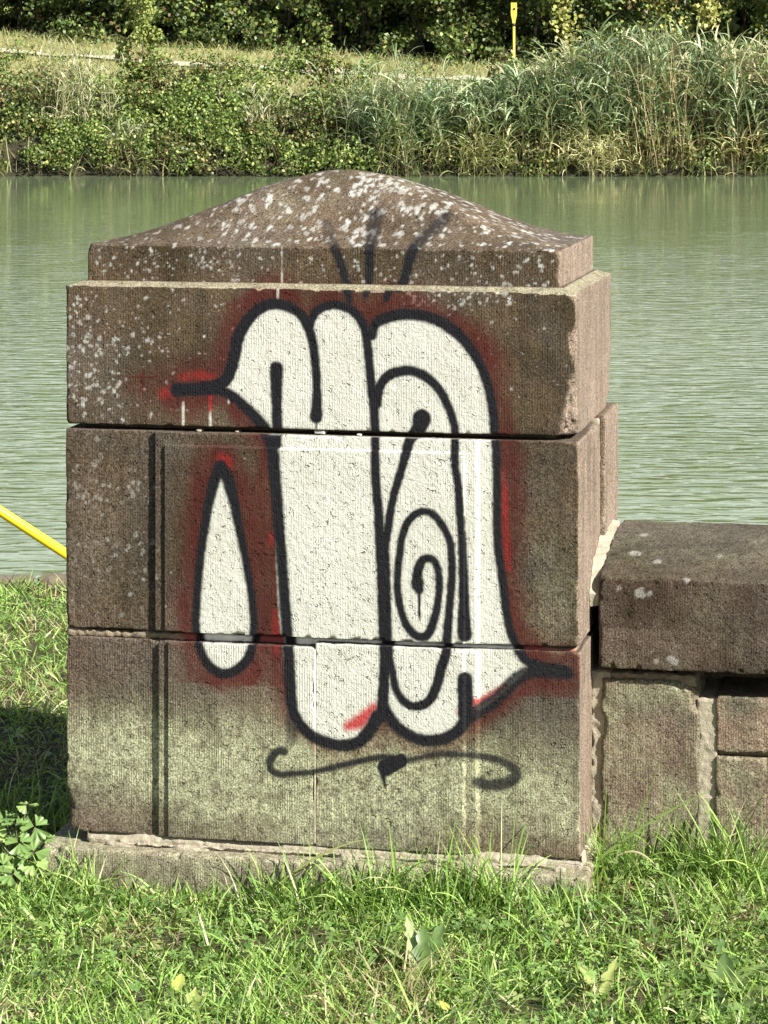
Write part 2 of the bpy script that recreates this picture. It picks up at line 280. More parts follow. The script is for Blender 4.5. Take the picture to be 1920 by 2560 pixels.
LETTER = [(0.3452, 1.0384), (0.3657, 1.0596), (0.38, 1.0996), (0.3889, 1.1447), (0.4094, 1.1831), (0.4379, 1.2103), (0.4698, 1.2203), (0.5017, 1.214), (0.5273, 1.1989), (0.5476, 1.1769), (0.5608, 1.2038), (0.5933, 1.2198), (0.625, 1.2161), (0.6477, 1.2027), (0.6661, 1.1791), (0.6827, 1.164), (0.6897, 1.1769), (0.7037, 1.1892), (0.7351, 1.2), (0.7751, 1.2024), (0.815, 1.1954), (0.847, 1.1798), (0.8746, 1.159), (0.8979, 1.1323), (0.9177, 1.1021), (0.9314, 1.0668), (0.9409, 1.028), (0.9469, 0.99), (0.952, 0.9316), (0.9546, 0.8274), (0.9563, 0.7105), (0.9623, 0.6726), (0.97, 0.6144), (0.976, 0.5638), (0.9863, 0.5294), (1.0, 0.4987), (1.0214, 0.4683), (1.0128, 0.4468), (0.9803, 0.4183), (0.9606, 0.3979), (0.9366, 0.3773), (0.9142, 0.3644), (0.8936, 0.3559), (0.8737, 0.3235), (0.8418, 0.3067), (0.8028, 0.3006), (0.7707, 0.3093), (0.7429, 0.3268), (0.7211, 0.3557), (0.7063, 0.361), (0.6993, 0.347), (0.6792, 0.3152), (0.6512, 0.29), (0.6109, 0.2855), (0.567, 0.2963), (0.5352, 0.3188), (0.5149, 0.348), (0.507, 0.3975), (0.4946, 0.4633), (0.4857, 0.5318), (0.4822, 0.5764), (0.4778, 0.6555), (0.4769, 0.7338), (0.4724, 0.8129), (0.4707, 0.8715), (0.468, 0.9188), (0.4467, 0.951), (0.4281, 0.9729), (0.405, 0.9948), (0.3773, 1.0166)]
TEAR = [(0.3541, 0.8682), (0.3398, 0.8367), (0.3273, 0.7887), (0.3175, 0.7286), (0.3085, 0.6686), (0.3032, 0.6095), (0.2987, 0.5496), (0.3005, 0.5098), (0.3067, 0.4788), (0.3211, 0.4474), (0.3434, 0.4276), (0.3684, 0.4235), (0.3925, 0.4348), (0.413, 0.4556), (0.4236, 0.4836), (0.4272, 0.5226), (0.4245, 0.5742), (0.4156, 0.6335), (0.4041, 0.6918), (0.3916, 0.7509), (0.3809, 0.8024), (0.3693, 0.841)]
# ------------------------------------------------------------------ graffiti and weathering maps, metres on the pillar's front (u right, z up)
RES = .0015; U0, Z0 = -.02, 0.0; NU, NZ = 788, 1014
uu = U0+np.arange(NU)*RES; zz = Z0+np.arange(NZ)*RES
UU, ZZ = np.meshgrid(uu, zz)
def rnoise(su, sz, seed, octv=3):
    return fbm(np.stack([UU.ravel()*su, ZZ.ravel()*sz, np.full(UU.size, seed*3.7)], 1), seed, octv).reshape(UU.shape)
jit = rnoise(120, 120, 3, 2)-.5
def seg_stamp(fn, p, q, pad):
    u1, u2 = min(p[0], q[0])-pad, max(p[0], q[0])+pad; z1, z2 = min(p[1], q[1])-pad, max(p[1], q[1])+pad
    i1, i2 = max(0, int((u1-U0)/RES)), min(NU, int((u2-U0)/RES)+2); j1, j2 = max(0, int((z1-Z0)/RES)), min(NZ, int((z2-Z0)/RES)+2)
    if i1 >= i2 or j1 >= j2: return
    A = UU[j1:j2, i1:i2]; B = ZZ[j1:j2, i1:i2]
    d = (q[0]-p[0], q[1]-p[1]); L2 = d[0]**2+d[1]**2+1e-12
    t = np.clip(((A-p[0])*d[0]+(B-p[1])*d[1])/L2, 0, 1)
    dist = np.hypot(A-p[0]-t*d[0], B-p[1]-t*d[1])
    fn((slice(j1, j2), slice(i1, i2)), dist, t)
def smooth_line(pts, k=5):
    P = np.array(pts, float)
    if len(P) < 3: return P
    Q = np.vstack([2*P[0]-P[1], P, 2*P[-1]-P[-2]]); out = []
    for i in range(1, len(Q)-2):
        for s in np.arange(k)/k:
            out.append(.5*(2*Q[i]+(Q[i+1]-Q[i-1])*s+(2*Q[i-1]-5*Q[i]+4*Q[i+1]-Q[i+2])*s*s+(3*Q[i]-Q[i-1]-3*Q[i+1]+Q[i+2])*s**3))
    out.append(Q[-2]); return np.array(out)
def paint_stroke(img, pts, soft, a=1.):
    P = smooth_line(pts)
    for p, q in zip(P[:-1], P[1:]):
        def fn(sl, dist, t):
            hw = (p[2]+(q[2]-p[2])*t)*1.16+.0004
            v = a*sstep(0, 1, (hw+soft*.5-dist-jit[sl]*.003)/soft)
            img[sl] = np.maximum(img[sl], v)
        seg_stamp(fn, p, q, max(p[2], q[2])+soft+.004)
def in_poly(poly):
    P = smooth_line([(a, b) for a, b in poly]+[poly[0]], 3); ins = np.zeros(UU.shape, bool)
    j1, j2 = int((P[:, 1].min()-Z0)/RES)-2, int((P[:, 1].max()-Z0)/RES)+2
    A = UU[j1:j2]; B = ZZ[j1:j2]; I = ins[j1:j2]
    for (x1, y1), (x2, y2) in zip(P[:-1], P[1:]):
        if abs(y1-y2) < 1e-9: continue
        c = ((y1 > B) != (y2 > B)) & (A < (x2-x1)*(B-y1)/(y2-y1)+x1); I ^= c
    return ins
BLACK = np.zeros(UU.shape); HALO = np.full(UU.shape, .2); RED = np.zeros(UU.shape); HOT = np.zeros(UU.shape)
for name, soft, a, pts in STROKES:
    paint_stroke(BLACK, pts, soft, a)
    if soft > .004: paint_stroke(BLACK, pts, .022, a*.26)
    if name in ('humpA', 'lip', 'humpB', 'bottomR', 'tail', 'humpF', 'tear'):
        P = smooth_line(pts, 3)
        for p, q in zip(P[:-1], P[1:]):
            def fn(sl, dist, t): HALO[sl] = np.minimum(HALO[sl], dist)
            seg_stamp(fn, p, q, .12)
INS = in_poly(LETTER); TINS = in_poly(TEAR)
WHITE = (INS | TINS).astype(float)
for _ in range(2):
    WHITE = (WHITE+np.roll(WHITE, 1, 0)+np.roll(WHITE, -1, 0)+np.roll(WHITE, 1, 1)+np.roll(WHITE, -1, 1))/5
# red overspray round the outline, thinner below, patchy
hn = rnoise(11, 9, 21, 3); hf = rnoise(300, 300, 5, 1)
reach = .086+.06*(hn-.5)*2
reach = reach*np.where(ZZ < .40, .62, 1.)*np.where((UU > .93) & (ZZ > .55), .92, 1.)
RED = .98*(1-sstep(.30, 1., HALO/np.maximum(reach, .01)))*(1-WHITE)
RED *= np.clip(.72+.8*(rnoise(26, 16, 31, 3)-.35), .35, 1.05)*(.86+.28*hf)
RED = np.clip(RED*(.45+.55*sstep(.27, .40, ZZ)), 0, .93)
for pts, hw, soft, a in [([(.262, 1.058, .006), (.30, 1.064, .008), (.335, 1.059, .006)], 0, .012, .8), ([(.225, 1.022, .010), (.245, 1.028, .008)], 0, .02, .75),
        ([(.353, .888, .007), (.364, .881, .010), (.371, .872, .006)], 0, .016, .85), ([(.468, .722, .006), (.469, .708, .006)], 0, .016, .7), ([(.476, .56, .004), (.478, .52, .006), (.478, .47, .003)], 0, .014, .75),
        ([(.968, .875, .004), (.972, .80, .006), (.974, .74, .006), (.979, .67, .004)], 0, .014, .8),
        ([(.634, .322, .008), (.664, .335, .013), (.692, .364, .008)], 0, .018, .97), ([(.905, .379, .010), (.925, .388, .006), (.945, .399, .007), (.972, .420, .005)], 0, .012, .95),
        ([(.885, .365, .012), (.905, .372, .012)], 0, .014, .6)]:
    paint_stroke(HOT, pts, soft, a)
paint_stroke(RED, [(.15, 1.04, .018), (.19, 1.035, .026), (.235, 1.03, .02)], .05, .5)
paint_stroke(RED, [(.165, .99, .012), (.185, 1.01, .015)], .05, .35)
HOT *= np.where(ZZ < .45, .95, (.2+.4*hf)*np.clip(.3+1.3*rnoise(60, 22, 77, 3), .2, 1.2))
# thin runs of paint
for pts in ([(.2664, 1.003, .0017), (.2664, .946, .0014)], [(.3273, .985, .0017), (.3273, .946, .0014)], [(.3684, 1.018, .0014), (.3684, 1.004, .001)]): paint_stroke(WHITE, pts, .0022, .9)
for pts in ([(.3273, 1.02, .0016), (.3273, .985, .0016)], [(.3684, 1.03, .0015), (.3684, 1.015, .0015)]): paint_stroke(HOT, pts, .0022, .8)
paint_stroke(BLACK, [(.2545, 1.02, .001), (.2545, .965, .0008)], .002, .8)
paint_stroke(WHITE, [(.4774, 1.342, .0004), (.4772, 1.30, .0006), (.4775, 1.259, .0012)], .0025, .75)
paint_stroke(WHITE, [(.4779, 1.255, .0014), (.4765, 1.20, .0008), (.4785, 1.05, .0008), (.4785, .95, .0012)], .0025, .85)
# cut cross
CROSS = np.zeros(UU.shape)
for pts in ([(.1754, 1.083, .0012), (.1754, 1.022, .0010)], [(.156, 1.056, .0010), (.2, 1.0565, .0010)]): paint_stroke(CROSS, pts, .002, .8)
BLACK = np.clip(BLACK, 0, 1)
HOT *= (1-.2*BLACK)
# lichen spots
LICH = np.zeros(UU.shape)
def spot(img, u, z, r, a, ring):
    def fn(sl, dist, t):
        ang = np.arctan2(ZZ[sl]-z, UU[sl]-u); rr = r*(1+.22*np.sin(ang*2+u*900)+.15*np.sin(ang*3+z*700)+.12*np.sin(ang*5+u*333))
        v = sstep(0, 1, (rr-dist)/.0016+.5)*a
        if ring: v = v*np.where(dist < rr*.5, .25, 1)
        img[sl] = np.maximum(img[sl], v)
    seg_stamp(fn, (u, z), (u, z), r*1.6+.004)
rg = np.random.default_rng(11)
def scatter_spots(n, pick, rmin, rmax, a=(.6, 1)):
    for _ in range(n):
        u, z = pick(); r = rmin+(rmax-rmin)*rg.random()**2.6
        spot(LICH, u, z, r, a[0]+(a[1]-a[0])*rg.random(), r > .005 and rg.random() < .3)
def clustered(k, fu, fz, spread):
    cs = [(fu(), fz()) for _ in range(k)]
    def pick():
        c = cs[rg.integers(k)]; return c[0]+rg.normal()*spread, c[1]+rg.normal()*spread
    return pick
scatter_spots(150, clustered(26, lambda: abs(rg.normal())*.075, lambda: rg.uniform(.98, 1.22), .016), .0012, .0055)
scatter_spots(110, lambda: (rg.uniform(0, .36)*rg.random()**.4, rg.uniform(.96, 1.255)), .0012, .005)
scatter_spots(60, lambda: (rg.uniform(.1, .4), rg.uniform(1.09, 1.25)), .0012, .0035, (.5, .9))
scatter_spots(90, clustered(12, lambda: rg.uniform(.76, 1.11), lambda: 1.25-abs(rg.normal())*.025, .014), .0012, .005)
scatter_spots(60, lambda: (rg.uniform(.8, 1.11), rg.uniform(.97, 1.25)), .001, .0035, (.5, .95))
scatter_spots(330, lambda: (rg.uniform(.05, 1.08), rg.uniform(1.262, 1.342)), .0008, .0042)
scatter_spots(50, clustered(14, lambda: rg.uniform(.05, .4), lambda: rg.uniform(1.265, 1.34), .012), .0012, .004)
scatter_spots(200, clustered(50, lambda: rg.uniform(.01, .19), lambda: rg.uniform(.53, .92), .018), .001, .0055, (.2, .5))
scatter_spots(40, lambda: (rg.uniform(.22, .42), rg.uniform(.52, .9)), .0008, .002, (.4, .8))
LICH *= (1-np.clip(WHITE*1.2, 0, 1))
# pale algae film and bare stone
def gau(u, z, su, sz): return np.exp(-((UU-u)/su)**2-((ZZ-z)/sz)**2)
an = rnoise(9, 9, 41, 4)
ALG = np.where(ZZ < .5, 1., 0)*(1.0*gau(.12, .25, .16, .075)+.95*gau(.36, .22, .2, .10)+.8*gau(.62, .16, .26, .12)+.75*gau(.95, .22, .18, .09)+.5*gau(.55, .2, .6, .10)+.5*gau(1.09, .15, .05, .05))
ALG += .35*gau(1.08, .62, .05, .10)+.08*gau(.08, .68, .1, .13)+.12*gau(1.0, .72, .1, .14)
ALG = np.clip(ALG*(.2+1.55*an)*(1-.5*sstep(.44, .49, ZZ)), 0, 1)
FRESH = .30*gau(.03, 1.08, .07, .09)+.28*gau(.04, .68, .06, .2)+.35*gau(.06, .11, .10, .05)+.25*gau(1.06, .12, .06, .06)+.3*gau(.85, .09, .06, .03)+.15*gau(.3, 1.0, .2, .06)+.35*gau(1.08, .56, .03, .05)+.2*gau(.3, .45, .2, .1)
FRESH += sstep(-.01, .012, (UU-(1.112-.021*sstep(1.08, .955, ZZ)-.006*(jit*2)))*np.where(ZZ < 1.085, 1, -1))*np.where((ZZ < 1.085) & (ZZ > .955), 1, 0)*1.
FRESH += np.where(((UU-1.119)/.010)**2+((ZZ-1.152)/.026)**2 < 1+jit, 1., 0)
FRESH = np.clip(FRESH, 0, 1)
def look(img, u, z):
    x = np.clip((u-U0)/RES, 0, NU-1.001); y = np.clip((z-Z0)/RES, 0, NZ-1.001)
    i = x.astype(int); j = y.astype(int); fx = x-i; fy = y-j
    return (img[j, i]*(1-fx)+img[j, i+1]*fx)*(1-fy)+(img[j+1, i]*(1-fx)+img[j+1, i+1]*fx)*fy

# ------------------------------------------------------------------ stone builder: rounded, chipped block with a finely divided front
W, D, SET = 1.1236, .62, .038
def lines(a, b, step, extra=()):
    n = max(2, int(round((b-a)/step))+1); l = list(np.linspace(a, b, n))
    for e in extra:
        if a < e < b: l += [e-.0004, e+.0004]
    return np.array(sorted(l))
def block(lo, hi, fine=.0026, side=.007, r=.004, rv=.005, chips=(), seed=0, extra_u=(), extra_z=(), step_fn=None, top_fn=None, rough=.0008, topstep=None, back=.03):
    lo = np.array(lo, float); hi = np.array(hi, float)
    us, zs = lines(lo[0], hi[0], fine, extra_u), lines(lo[2], hi[2], fine, extra_z)
    vs_ = lines(lo[1], hi[1], topstep or side)
    us_c = us if topstep else us[::3] if (len(us)-1) % 3 == 0 else np.append(us[::3], us[-1])
    Vs = []; Fs = []; base = 0
    def add(A, B, mk, flip):
        nonlocal base
        a, b = np.meshgrid(A, B, indexing='ij'); P = mk(a.ravel(), b.ravel()); Vs.append(P)
        na, nb = len(A), len(B); i, j = np.meshgrid(np.arange(na-1), np.arange(nb-1), indexing='ij')
        q = (i*nb+j).ravel()+base; f = np.stack([q, q+nb, q+nb+1, q+1], 1)
        Fs.append(f[:, ::-1] if flip else f); base += len(P)
    full = lambda a, c: np.full(a.shape, c)
    add(us, zs, lambda a, b: np.stack([a, full(a, lo[1]), b], 1), False)
    add(us, vs_, lambda a, b: np.stack([a, b, full(a, hi[2])], 1), False)
    add(us, vs_, lambda a, b: np.stack([a, b, full(a, lo[2])], 1), True)
    add(vs_, zs, lambda a, b: np.stack([full(a, hi[0]), a, b], 1), False)
    add(vs_, zs, lambda a, b: np.stack([full(a, lo[0]), a, b], 1), True)
    bu, bz = lines(lo[0], hi[0], back), lines(lo[2], hi[2], back)
    add(bu, bz, lambda a, b: np.stack([a, full(a, hi[1]), b], 1), True)
    P = np.vstack(Vs); F = np.vstack(Fs)
    key = np.round((P-lo)*1e5).astype(np.int64); key = key[:, 0]*(1 << 40)+key[:, 1]*(1 << 20)+key[:, 2]
    _, idx, inv = np.unique(key, return_index=True, return_inverse=True)
    P = P[idx]; F = inv.ravel()[F]
    F = F[(F[:, 0] != F[:, 1]) & (F[:, 1] != F[:, 2]) & (F[:, 2] != F[:, 3]) & (F[:, 3] != F[:, 0])]
    P0 = P.copy()
    rr = r+rv*np.clip(fbm(P*28, seed, 3)*2.2-.75, 0, 1.5)+rv*1.8*sstep(.70, .86, vnoise(P*55, seed+5))
    for (cx, cy, cz, cr, ext) in chips:
        dd = np.sqrt(((P-np.array([cx, cy, cz]))**2).sum(1)); rr = rr+ext*sstep(cr, cr*.45, dd)*(.7+.6*vnoise(P*90, seed+9))
    rr = np.minimum(rr, (hi-lo).min()*.45)[:, None]
    Q = np.clip(P, lo+rr, hi-rr); dv = P-Q; nn = np.linalg.norm(dv, axis=1, keepdims=True)+1e-9
    nrm = dv/nn; P = Q+nrm*rr
    P = P+nrm*((fbm(P*22, seed+3, 3)-.5)*rough*2+(fbm(P*95, seed+4, 2)-.5)*rough*1.3)[:, None]
    if step_fn is not None: P[:, 1] -= step_fn(P0)*np.clip(-nrm[:, 1]*1.3-.2, 0, 1)
    if top_fn is not None: P[:, 2] += top_fn(P0)*np.clip(nrm[:, 2]*1.4-.3, 0, 1)
    return P, F, nrm, P0
def stone_attrs(P, nrm, extra=None):
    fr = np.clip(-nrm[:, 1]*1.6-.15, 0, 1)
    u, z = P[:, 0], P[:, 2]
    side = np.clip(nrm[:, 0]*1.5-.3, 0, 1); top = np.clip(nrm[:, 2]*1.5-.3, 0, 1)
    A = {k: look(g, u, z)*fr for k, g in dict(white=WHITE, red=RED, black=np.maximum(BLACK, CROSS*.0), hot=HOT, lichen=LICH, algae=ALG, fresh=FRESH).items()}
    A['red'] = np.clip(A['red']+look(CROSS, u, z)*fr*.9, 0, 1)
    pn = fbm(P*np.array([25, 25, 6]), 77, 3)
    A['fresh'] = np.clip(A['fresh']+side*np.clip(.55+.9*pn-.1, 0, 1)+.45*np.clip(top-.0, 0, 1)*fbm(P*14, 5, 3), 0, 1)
    A['tool'] = fr
    if extra: extra(A, P, nrm)
    return A
def add_stone(name, parent, mat, args, attr_extra=None, label=None, kw=None):
    P, F, nrm, P0 = block(*args, **(kw or {}))
    o = make_mesh(name, P, F, mat, parent, stone_attrs(P, nrm, attr_extra), smooth=True, sharp=50)
    if label: o['label'] = label
    return o

# ------------------------------------------------------------------ setting: ground, quay edge, water, far bank
def gz(x, y):
    x = np.asarray(x, float); y = np.asarray(y, float)
    P = np.stack([x.ravel()*1.7, y.ravel()*1.7, np.zeros(x.size)], 1)
    return ((fbm(P, 90, 3)-.5)*.04).reshape(x.shape)-.052*sstep(.75, -.45, x)*sstep(4.6, 5.5, y)*sstep(7.6, 6.2, y)-.012
def gridmesh(name, xs, ys, zf, mat):
    X, Y = np.meshgrid(xs, ys, indexing='ij'); Zv = zf(X, Y)
    V = np.stack([X.ravel(), Y.ravel(), Zv.ravel()], 1); na, nb = len(xs), len(ys)
    i, j = np.meshgrid(np.arange(na-1), np.arange(nb-1), indexing='ij'); q = (i*nb+j).ravel()
    return make_mesh(name, V, np.stack([q, q+nb, q+nb+1, q+1], 1), mat, smooth=True)
def spread(lo, hi, core, n, far):
    c = np.linspace(-core, core, n); return np.concatenate([-np.geomspace(far, core*1.05, 14), c, np.geomspace(core*1.05, far, 14)])
xs = spread(-1, 1, 2.2, 90, 240)
ys = np.concatenate([-np.geomspace(60, .5, 10), np.linspace(0, 3.9, 12), np.linspace(4, 9.4, 120)])
tag(gridmesh('lawn_ground', xs, ys, lambda X, Y: gz(X, Y)*(np.abs(X) < 6), M['soil']), kind='structure')
QY0, QY1, WATER = 9.47, 9.60, -.45
def quay():
    o = empty('quay_edge', (0, 0, 0)); tag(o, kind='structure')
    x = -14.; k = 0; r2 = np.random.default_rng(3)
    while x < 14:
        w = r2.uniform(.9, 1.3); dz = r2.uniform(-.006, .006)
        P, F, nrm, P0 = block((x+.006, QY0, -1.2), (x+w-.006, QY1, .006+dz), fine=.05, side=.05, r=.012, rv=.012, seed=200+k, rough=.003, back=.1)
        make_mesh('edge_stone', P, F, M['quay'], o, smooth=True, sharp=50); x += w; k += 1
quay()
tag(gridmesh('canal_water', np.array([-300., 300.]), np.array([9.5, 63.]), lambda X, Y: X*0+WATER, M['water']), kind='structure')
def fz(X, Y):
    X = np.asarray(X, float); Y = np.asarray(Y, float)
    z = np.interp(Y, [56, 58.0, 58.25, 58.9, 62.2, 64.8, 70.5, 74, 90, 500], [-2.0, -.75, -.40, .3, 1.3, 1.8, 2.55, 2.9, 3.4, 12])
    s = sstep(60, 65, Y); return z-.058*np.clip(X+9, -6, 22)*s+.12*(1-s)*0
fxs = spread(-1, 1, 16, 90, 400); fys = np.concatenate([np.linspace(56, 72, 66), np.geomspace(72.5, 500, 20)])
def fzn(X, Y): return fz(X, Y)+(fbm(np.stack([X.ravel()*.9, Y.ravel()*.9, np.zeros(X.size)], 1), 61, 3).reshape(X.shape)-.5)*.22*(np.abs(X) < 40)
far = gridmesh('far_bank', fxs, fys, fzn, M['bank']); tag(far, kind='structure')
far.data.materials.append(M['meadow'])
ctr = np.zeros(len(far.data.polygons)*3); far.data.polygons.foreach_get('center', ctr); ctr = ctr.reshape(-1, 3)
far.data.polygons.foreach_set('material_index', ((ctr[:, 1] > 63.2) & (ctr[:, 1] < 71)).astype(np.int32))
X = np.linspace(-40, 40, 161); pv = []
for x in X:
    for y in (67.2+.1*math.sin(x*.7)+.06*math.sin(x*5), 67.75+.12*math.sin(x*.9+1)+.06*math.sin(x*4.1)): pv.append((x, y, float(fzn(np.array([x]), np.array([y]))[0])+.05))
q = np.arange(160)*2
tag(make_mesh('gravel_path', pv, np.stack([q, q+2, q+3, q+1], 1), M['gravel'], smooth=True), kind='structure')

# ------------------------------------------------------------------ the pillar
PIL = empty('stone_pillar', (-.6964, 6.124, 0), R(-11.5))
tag(PIL, 'sprayed brown sandstone end pillar with domed cap and white bubble graffiti', 'pillar')
T0, DH = 1.342, .157
def dome_fn(P):
    a = np.abs((P[:, 0]-W/2)/(W/2-SET)); b = np.abs((P[:, 1]-D/2)/(D/2-SET))
    t = np.minimum(1, (a**7+b**7)**(1/7)); t2 = np.minimum(1, np.sqrt(a*a+b*b)); w = sstep(.0, .45, t); t = t*w+t2*(1-w)*.95
    t = np.clip(t, 0, 1); h = DH*(.55*.5*(1+np.cos(np.pi*t))+.45*(1.044-np.sqrt(t*t+.09))/.744)
    return h+(fbm(P*13, 4, 3)-.5)*.007*sstep(1, .8, t)
# dome lichen in plan
DL = []
for _ in range(680):
    c = rg.random()
    DL.append((rg.uniform(.05, 1.08), SET+(D/2)*rg.random()**.9*1.1, .0013+.0062*rg.random()**3, rg.uniform(.4, .95)))
cl = [(rg.uniform(.3, .85), rg.uniform(.05, .3)) for _ in range(26)]
for _ in range(210):
    c = cl[rg.integers(26)]; DL.append((c[0]+rg.normal()*.03, c[1]+rg.normal()*.03, .0014+.0062*rg.random()**2.6, rg.uniform(.5, .95)))
for _ in range(420): DL.append((rg.uniform(.6, 1.08), rg.uniform(.05, .58), .0014+.006*rg.random()**2.4, rg.uniform(.6, 1)))
def cap_attr(A, P, nrm):
    top = (nrm[:, 2] > .5) & (P[:, 2] > T0-.004)
    idx = np.where(top)[0]; p = P[idx]; v = np.zeros(len(idx)); order = np.argsort(p[:, 0]); us_ = p[order, 0]
    for (cu, cv, r, a) in DL:
        k1, k2 = np.searchsorted(us_, cu-r*1.6), np.searchsorted(us_, cu+r*1.6); s = order[k1:k2]
        du, dvv = p[s, 0]-cu, (p[s, 1]-cv)*.8; d = np.hypot(du, dvv); ang = np.arctan2(dvv, du)
        rr = r*(1+.25*np.sin(ang*2+cu*900)+.18*np.sin(ang*3+cv*700))
        v[s] = np.maximum(v[s], a*sstep(0, 1, (rr-d)/.003+.5))
    A['lichen'][idx] = v; A['tool'][idx] = 0
    A['black'][idx] = look(BLACK, p[:, 0], p[:, 2])*(p[:, 1] < D/2)
    A['fresh'][idx] = np.clip(.15+.5*(fbm(p*18, 8, 3)-.4), 0, 1)
    A['algae'][idx] = np.clip((fbm(p*7, 18, 3)-.55)*1.2, 0, .3)
    led = (nrm[:, 2] > .5) & (P[:, 2] < 1.262)
    A['fresh'][led] = .9; A['algae'][led] = .5; A['red'][led] *= .4
def cap_extra_lower(A, P, nrm): cap_attr(A, P, nrm)
def ledge_fn(P): return np.where(P[:, 2] > 1.25, .010*sstep(0, SET, np.minimum.reduce([P[:, 0], W-P[:, 0], P[:, 1], D-P[:, 1]]))-.003, 0)
Pa, Fa, na_, _ = block((0, 0, .951), (W, D, 1.256), seed=1, r=.003, rv=.004, top_fn=ledge_fn,
    chips=[(W, 0, 1.15, .04, .016), (W, 0, 1.04, .05, .018), (W, 0, .98, .055, .022), (W, 0, 1.256, .03, .012), (0, 0, .96, .02, .006), (W, .45, 1.0, .05, .02), (W, .62, .97, .12, .04), (W, .0, .955, .05, .014)])
Pb, Fb, nb_, _ = block((SET, SET, 1.250), (W-SET, D-SET, T0), seed=2, r=.003, rv=.004, top_fn=dome_fn, topstep=.0042,
    chips=[(SET, SET, T0, .022, .010), (W-SET, SET, T0, .03, .008), (W-SET, SET, 1.29, .03, .006)])
Pc = np.vstack([Pa, Pb]); Fc = np.vstack([Fa, Fb+len(Pa)]); nc = np.vstack([na_, nb_])
cap = make_mesh('cap_stone', Pc, Fc, M['stone'], PIL, stone_attrs(Pc, nc, cap_attr), smooth=True, sharp=50)
cap['label'] = 'stepped cap stone with lichen spotted swept dome'
FR0, PN0, PN1, FR1 = .206, .2287, .8885, .9186
def panel(ztop, f0=FR0, p0=PN0):
    def fn(P):
        u, z = P[:, 0], P[:, 2]; wob = (vnoise(np.stack([z*30, z*0, z*0], 1), 6)-.5)*0
        return .0086*(u > f0)*np.clip((FR1-u)/.007, 0, 1)+.0050*(u > p0)*np.clip((PN1-u)/.0035, 0, 1)*np.clip((ztop-z)/.003, 0, 1)
    return fn
ex = (FR0, PN0, PN1, FR1)
add_stone('block', PIL, M['stone_b'], ((0, 0, .506), (W+.006, .368, .9405)), kw=dict(seed=10, r=.0025, rv=.004, extra_u=ex, extra_z=(.913,), step_fn=panel(.913),
    chips=[(0, 0, .51, .03, .005), (W+.006, 0, .51, .02, .006), (W+.006, .3, .94, .1, .014), (W+.006, .0, .94, .03, .006)]))
add_stone('block', PIL, M['stone'], ((.004, .376, .506), (W+.016, D+.004, .952)), kw=dict(seed=11, fine=.012, side=.008, r=.004, rv=.008))
ex3 = (.2135, .236, PN1-.001, FR1-.001)
st3 = panel(9, .2135, .236)
JU = .5617
add_stone('block', PIL, M['stone_c'], ((.003, .001, .062), (JU-.0004, D-.02, .487)), kw=dict(seed=12, r=.0015, rv=.003, extra_u=ex3, step_fn=lambda P: st3(P)+.0012,
    chips=[(.003, 0, .09, .05, .016), (.003, 0, .13, .03, .012), (.003, 0, .48, .02, .008), (.21, 0, .49, .018, .008), (.2135, -.01, .255, .010, .006), (.236, -.01, .255, .010, .006), (.236, -.01, .12, .012, .006)]))
add_stone('block', PIL, M['stone_d'], ((JU+.0004, .001, .060), (W+.008, D-.02, .496)), kw=dict(seed=13, r=.0015, rv=.003, extra_u=ex3, step_fn=st3,
    chips=[(W+.008, 0, .49, .02, .006), (1.0, 0, .06, .025, .006)]))
add_stone('plinth', PIL, M['stone'], ((-.042, -.062, -.25), (W+.03, D+.04, .041)), kw=dict(seed=14, fine=.0035, r=.006, rv=.008, chips=[(-.04, -.06, .04, .05, .012)]),
    attr_extra=lambda A, P, n: (A.update(algae=np.clip(.9*fbm(P*9, 3, 3)+.1, 0, 1)), A.update(fresh=np.clip(.55*sstep(.0, .03, P[:, 2])+.3+A['fresh']*.4, 0, 1)), A.update(white=A['white']*0, black=A['black']*0, red=A['red']*0, hot=A['hot']*0)))
# mortar in the joints, set back from the faces
def mortar(lo, hi, mat, amp, seed, parent, fine=.004, cut=None, k=130, name='mortar', paint=True):
    P, F, nrm, P0 = block(lo, hi, fine=fine, side=.012, r=.003, rv=.006, seed=seed, rough=amp, back=.05)
    P = P+nrm*((fbm(P*k, seed+31, 3)-.5)*amp*2)[:, None]
    if cut is not None: P[:, 1] += cut(P0)*(nrm[:, 1] < -.5)
    A = stone_attrs(P, nrm) if paint else None
    return make_mesh(name, P, F, mat, parent, {k_: A[k_] for k_ in ('white', 'red', 'black')} if A else None, smooth=True)
mortar((.06, .055, .93), (W-.05, D-.05, .958), M['core'], .004, 50, PIL, fine=.01, paint=False)
mortar((.001, .006, .486), (.30, .2, .5015), M['mortar_dark'], .004, 51, PIL)
mortar((.29, .013, .486), (W-.002, .3, .5035), M['mortar_dark'], .003, 52, PIL)
mortar((.05, -.012, .036), (W+.012, .3, .0655), M['mortar'], .004, 53, PIL, cut=lambda P: .010*sstep(.055, .066, P[:, 2])+.02*sstep(.6, .8, vnoise(P*np.array([9, 9, 0]), 4))*(P[:, 2] > .056), paint=False)
mortar((.10, -.036, .030), (W-.02, .02, .0475), M['mortar'], .004, 54, PIL, paint=False, cut=lambda P: .03*fbm(P*np.array([14, 0, 0]), 9, 2))
mortar((JU-.0032, -.0136, .066), (JU+.0026, .05, .484), M['mortar'], .0006, 56, PIL, fine=.003)  # pale mortar strip added to draw the bright line of the joint's sunlit edge
mortar((W-.02, .365, .56), (W+.004, .379, .945), M['mortar'], .004, 55, PIL, paint=False)
for (u, z, s, sd_) in [(.568, .9435, .013, 1), (.30, .9425, .006, 2), (.655, .9425, .006, 3), (.385, .9425, .005, 4)]:
    mortar((u-s, .004, z-.003), (u+s, .03, z+s*.5), M['mortar'], .002, 60+sd_, PIL, fine=.003, name='mortar_crumb')

